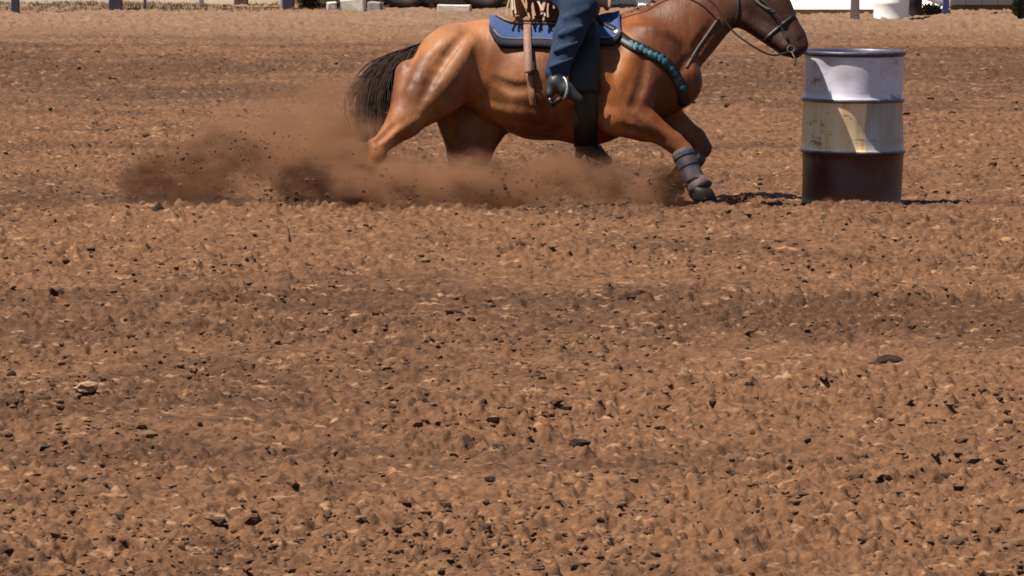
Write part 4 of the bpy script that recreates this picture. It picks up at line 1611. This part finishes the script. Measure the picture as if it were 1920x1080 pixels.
post(29, 22, 15, 'square', POSTD, 'dark post with white highlight strip, leftmost at the far arena edge', 1.55, (0.0, 0.25, WHITE))  # highlight on the post painted in as a white strip
post(217, 18, 24, 'square', POSTD, 'thick black post standing before the pale gravel at far left')
post(272, 17, 6, 'round', POSTG, 'thinnest post, a slim pipe right of the thick black one', 1.3)
post(453, 10, 24, 'square', POSTW, 'brown-black post set back behind the grass at the far edge', 1.5, (-0.42, 0.3, POSTD))
post(541, 18, 22, 'square', POSTD, 'dark blue-black post with grey left edge beside the green bush', 1.5, (-0.5, 0.35, POSTG))
post(810, 18, 10, 'round', POSTW, 'slim brown post between the two trailer wheels', 1.3)
post(1603, 39, 18, 'round', POSTG, 'round grey post left of the white drum at the far edge', 1.5)
post(1773, 29, 12, 'square', POSTB, 'slim blue post at the corner of the grey metal shed', 1.5)

# pale gravel lot beyond the grass on the left, low concrete slab on the right
GRAVEL = simple('pale_gravel', (0.80, 0.68, 0.52), 0.95, 0, 0.2, 1.2, 0.3, 0.2)
SLABT = simple('pale_concrete_slab', (0.78, 0.71, 0.60), 0.85, 0, 0.08, 0.9, 0.1, 0.3)
SLABE = simple('shaded_slab_edge', (0.10, 0.065, 0.04), 0.9, 0, 0.3, 6, 0.2)  # shade on the slab's front face put into its colour
gx0, gy0, _ = gpos(-700, 8)
gx1 = gpos(1190, 8)[0]
bm = bmesh.new()
bm_box(bm, (gx0 + gx1) / 2, gy0 + 15, -0.10, gx1 - gx0, 30, 0.32)
tag(bm_obj('gravel_lot', bm, GRAVEL), 'pale gravel lot beyond the grass strip', None, None, 'structure')
gx0, gy0, _ = gpos(1205, 27)
gx1 = gpos(1782, 27)[0]
bm = bmesh.new()
bm_box(bm, (gx0 + gx1) / 2, gy0 + 12.0, -0.08, gx1 - gx0, 24, 0.29, 0.006)
o = bm_obj('concrete_slab', bm, SLABT)
o.data.materials.append(SLABE)
for p in o.data.polygons:
    if p.normal.y < -0.7: p.material_index = 1
tag(o, 'raised pale concrete slab at the far right', None, None, 'structure')


def board_building(name, px0, px1, py, depth, hgt, mat, label, cat, boards=8, vertical=False, skirt=None, roofmat=None):
    x0, y0, z0 = gpos(px0, py)
    x1 = gpos(px1, py)[0]
    root = empty(name, ((x0 + x1) / 2, y0, z0), (0, 0, 0), label, cat)
    W_ = x1 - x0
    bm = bmesh.new()
    bm_box(bm, 0, depth / 2 + 0.03, hgt / 2 - 0.05, W_ - 0.02, depth, hgt + 0.1)
    bm_obj('wall', bm, mat, root)
    z = 0.0
    base = 0.0
    if skirt:
        bm = bmesh.new()
        bm_box(bm, 0, 0.012, skirt / 2 - 0.03, W_, 0.024, skirt + 0.06)
        bm_obj('base_board', bm, DARKB, root)
        base = skirt
    me = None
    if vertical:
        n = boards
        for i in range(n):
            if me is None:
                bm = bmesh.new()
                bm_box(bm, 0, 0, 0, W_ / n - 0.006, 0.03, hgt - base - 0.02, 0.004)
                o = bm_obj('panel', bm, mat, root)
                me = o.data
            else:
                o = bpy.data.objects.new('panel', me)
                COL.objects.link(o)
                o.parent = root
            o.location = (-W_ / 2 + W_ / n * (i + 0.5), 0.006, base + (hgt - base) / 2 + 0.005)
    else:
        hb = (hgt - base) / boards
        for i in range(boards):
            if me is None:
                bm = bmesh.new()
                bm_box(bm, 0, 0, 0, W_, 0.028, hb - 0.004, 0.004)
                o = bm_obj('board', bm, mat, root)
                me = o.data
            else:
                o = bpy.data.objects.new('board', me)
                COL.objects.link(o)
                o.parent = root
            o.location = (0, 0.006 + 0.004 * (i % 2), base + hb * (i + 0.5) + 0.003)
            o.rotation_euler = (R(-1.5), 0, 0)
    V = [(-W_ / 2 - 0.15, -0.2, hgt), (W_ / 2 + 0.15, -0.2, hgt), (W_ / 2 + 0.15, depth + 0.25, hgt + 0.35), (-W_ / 2 - 0.15, depth + 0.25, hgt + 0.35)]
    V += [(a, b, c + 0.06) for a, b, c in V]
    mesh_obj('roof', V, [(3, 2, 1, 0), (4, 5, 6, 7), (0, 1, 5, 4), (1, 2, 6, 5), (2, 3, 7, 6), (3, 0, 4, 7)], roofmat or GREYP, root)
    return root


board_building('metal_shed', 1781, 2500, 22, 4.0, 2.5, GREYP, 'dark grey ribbed metal shed at the far right', 'shed', 24, True, 0.05)

# small drums by the grey post
def small_drum(px, py, wpx, hgt, mat, label):
    x, y, z = gpos(px, py)
    r = wpx / 2 / (FPX / (y + D))
    root = empty('drum', (x, y, z), (0, 0, 0), label, 'drum')
    pr = [(0.0, 0.0), (r, 0.0), (r * 1.02, 0.01), (r, 0.03)]
    for k in (1, 2):
        zz = hgt * k / 3
        pr += [(r, zz - 0.02), (r * 1.035, zz), (r, zz + 0.02)]
    pr += [(r, hgt - 0.02), (r * 1.03, hgt)]
    lathe('shell', pr, 40, mat, root)
    lathe('lid', [(r * 1.03, hgt), (r * 0.97, hgt + 0.004), (r * 0.95, hgt - 0.015), (0.0, hgt - 0.015)], 40, mat, root)
    return root


small_drum(1671, 36, 66, 0.6, WHITE, 'small white drum standing right of the round grey post')
small_drum(1711, 31, 36, 0.55, RUBBER, 'narrow black drum half hidden behind the small white drum')

# horse trailer on the far side, seen only by its wheels
tx, ty, tz = gpos(833, 17)
trailer = empty('horse_trailer', (tx, ty, tz), (0, 0, 0), 'parked livestock trailer on two black wheels behind the saddle', 'trailer')
bm = bmesh.new()
bm_box(bm, 0, 1.05, 1.35, 4.2, 1.9, 1.75, 0.05)
bm_obj('body', bm, WHITE, trailer)
bm = bmesh.new()
for y in (0.35, 1.75):
    bm_box(bm, 0, y, 0.42, 4.4, 0.08, 0.09)
for x in (-2.0, -0.7, 0.7, 2.0):
    bm_box(bm, x, 1.05, 0.42, 0.06, 1.31, 0.07)
bm_obj('chassis', bm, POSTD, trailer)
bm = bmesh.new()
bm_box(bm, 0, 0.02, 0.80, 1.9, 0.24, 0.03, 0.01)
bm_obj('mudguard', bm, POSTD, trailer)
for sx in (-0.50, 0.50):
    for sy in (0.02, 2.06):
        wr = 0.36
        ty_ = lathe('wheel', [(0.20, -0.09), (0.30, -0.11), (0.345, -0.10), (wr, -0.07), (wr, 0.07), (0.345, 0.10), (0.30, 0.11), (0.20, 0.09), (0.20, -0.09)], 32, RUBBER, trailer)
        ty_.location = (sx, sy, wr - 0.015)
        ty_.rotation_euler = (R(90), 0, 0)
        lathe('rim', [(0.0, 0.05), (0.06, 0.06), (0.10, 0.03), (0.19, 0.05), (0.205, 0.085), (0.205, -0.085), (0.0, -0.08)], 24, STEEL, ty_)
v, f = tube_data([(-2.1, 0.35, 0.44), (-3.4, 1.05, 0.46), (-3.6, 1.05, 0.46)], 0.045, 8)
mesh_obj('drawbar', v, f, POSTD, trailer)
v, f = tube_data([(-3.1, 1.05, 0.0), (-3.1, 1.05, 0.75)], 0.03, 8)
mesh_obj('jack', v, f, STEEL, trailer)


# pale blocks lying at the fence foot
def block(px, py, wpx, hpx, mat, label):
    x, y, z = gpos(px, py)
    s = FPX / (y + D)
    bm = bmesh.new()
    bm_box(bm, 0, 0, hpx / s / 2 - 0.01, wpx / s, 0.16, hpx / s + 0.02, 0.012)
    for v_ in bm.verts: v_.co += Vector((rs.uniform(-1, 1), rs.uniform(-1, 1), rs.uniform(-1, 1))) * 0.008
    o = bm_obj('concrete_block', bm, mat)
    o.location = (x, y, z)
    o.rotation_euler = (0, 0, rs.uniform(-0.25, 0.25))
    return tag(o, label, 'block', 'pale blocks lying along the far edge')


CONC = simple('pale_concrete', (0.52, 0.46, 0.38), 0.9, 0, 0.2, 14, 0.3)
CONG = simple('grey_concrete', (0.26, 0.24, 0.23), 0.9, 0, 0.2, 14, 0.3)
block(662, 21, 46, 20, CONC, 'pale block left of the trailer\'s front wheel, beside the smaller grey one')
block(704, 20, 24, 16, CONG, 'grey block touching the trailer\'s front wheel on its left')
block(622, 19, 18, 15, CONC, 'smallest pale block, standing right of the green bush')
block(852, 21, 62, 13, CONC, 'long low pale block between the trailer wheels')


# grass strip and shrubs
def leaf_mass(name, n, fn, size, mat, label, cat, kind=None, stem=None):
    V, F = [], []
    for i in range(n):
        p = fn()
        a, b = rng.random() * 6.28, (rng.random() - 0.3) * 1.6
        d = np.array([math.cos(a) * math.cos(b), math.sin(a) * math.cos(b), abs(math.sin(b)) + 0.15])
        s = np.cross(d, np.array([0.2, 0.3, 1.0]))
        s /= np.linalg.norm(s) + 1e-9
        L = size * (0.6 + 0.8 * rng.random())
        k = len(V)
        V += [p, p + d * L * 0.5 + s * L * 0.22, p + d * L, p + d * L * 0.5 - s * L * 0.22]
        F.append((k, k + 1, k + 2, k + 3))
    return V, F


GRASS = simple('dry_grass', (0.12, 0.088, 0.042), 0.9, 0, 0.4, 6, 0.0)
LEAFD = simple('dark_leaves', (0.035, 0.048, 0.022), 0.8, 0, 0.5, 20, 0.0)
ya, yb = gpos(300, 20)[1], gpos(300, 8)[1]
xa, xb = gpos(-260, 14)[0], gpos(735, 14)[0]
V, F = [], []
for i in range(9000):
    x, y = xa + (xb - xa) * rng.random(), ya + (yb - 0.15 - ya) * rng.random() ** 0.8
    if vnoise(np.array([x * 1.6]), np.array([y * 1.2]), 77)[0] < 0.30: continue
    z = float(0.0)
    L = 0.015 + 0.03 * rng.random()
    a = rng.random() * 6.28
    dx, dy = math.cos(a) * 0.008, math.sin(a) * 0.008
    lx, ly = rng.normal() * 0.02, rng.normal() * 0.02
    V.append((x, y, L, dx, dy, lx, ly))
A = np.array(V)
gz = ground_h(A[:, 0], A[:, 1])
V = []
for (x, y, L, dx, dy, lx, ly), z in zip(A, gz):
    k = len(V)
    V += [(x - dx, y - dy, z - 0.01), (x + dx, y + dy, z - 0.01), (x + lx, y + ly, z + L)]
    F.append((k, k + 1, k + 2))
o = mesh_obj('grass', V, F, GRASS)
tag(o, 'strip of short dry grass between the arena dirt and the pale gravel lot', 'grass', None, 'stuff')


def shrub(px, py, wpx, hgt, label, n=900):
    x, y, z = gpos(px, py)
    r = wpx / 2 / (FPX / (y + D))
    root = empty('shrub', (x, y, z), (0, 0, 0), label, 'shrub')

    def fn():
        u = rng.normal(size=3)
        u /= np.linalg.norm(u)
        q = rng.random() ** 0.4
        return np.array([u[0] * r * q, u[1] * r * q * 0.8, hgt * 0.5 + u[2] * hgt * 0.5 * q])
    V, F = leaf_mass('x', n, fn, 0.07, LEAFD, '', '')
    mesh_obj('foliage', V, F, LEAFD, root)
    paths = [([(0, 0, -0.05), (math.cos(a) * r * 0.3, math.sin(a) * r * 0.3, hgt * 0.4), (math.cos(a) * r * 0.6, math.sin(a) * r * 0.6, hgt * 0.8)], [0.012, 0.009, 0.004]) for a in (0.3, 1.6, 2.9, 4.4, 5.5)]
    tubes('stem', paths, WOODY, root, 6)
    return root


shrub(578, 17, 56, 0.42, 'small dark green shrub right of the dark blue-black post')
shrub(1914, 38, 30, 0.20, 'low dark green weed at the right edge near the grey shed')
shrub(1744, 27, 34, 0.09, 'low green weed at the slab edge beside the blue post', 300)
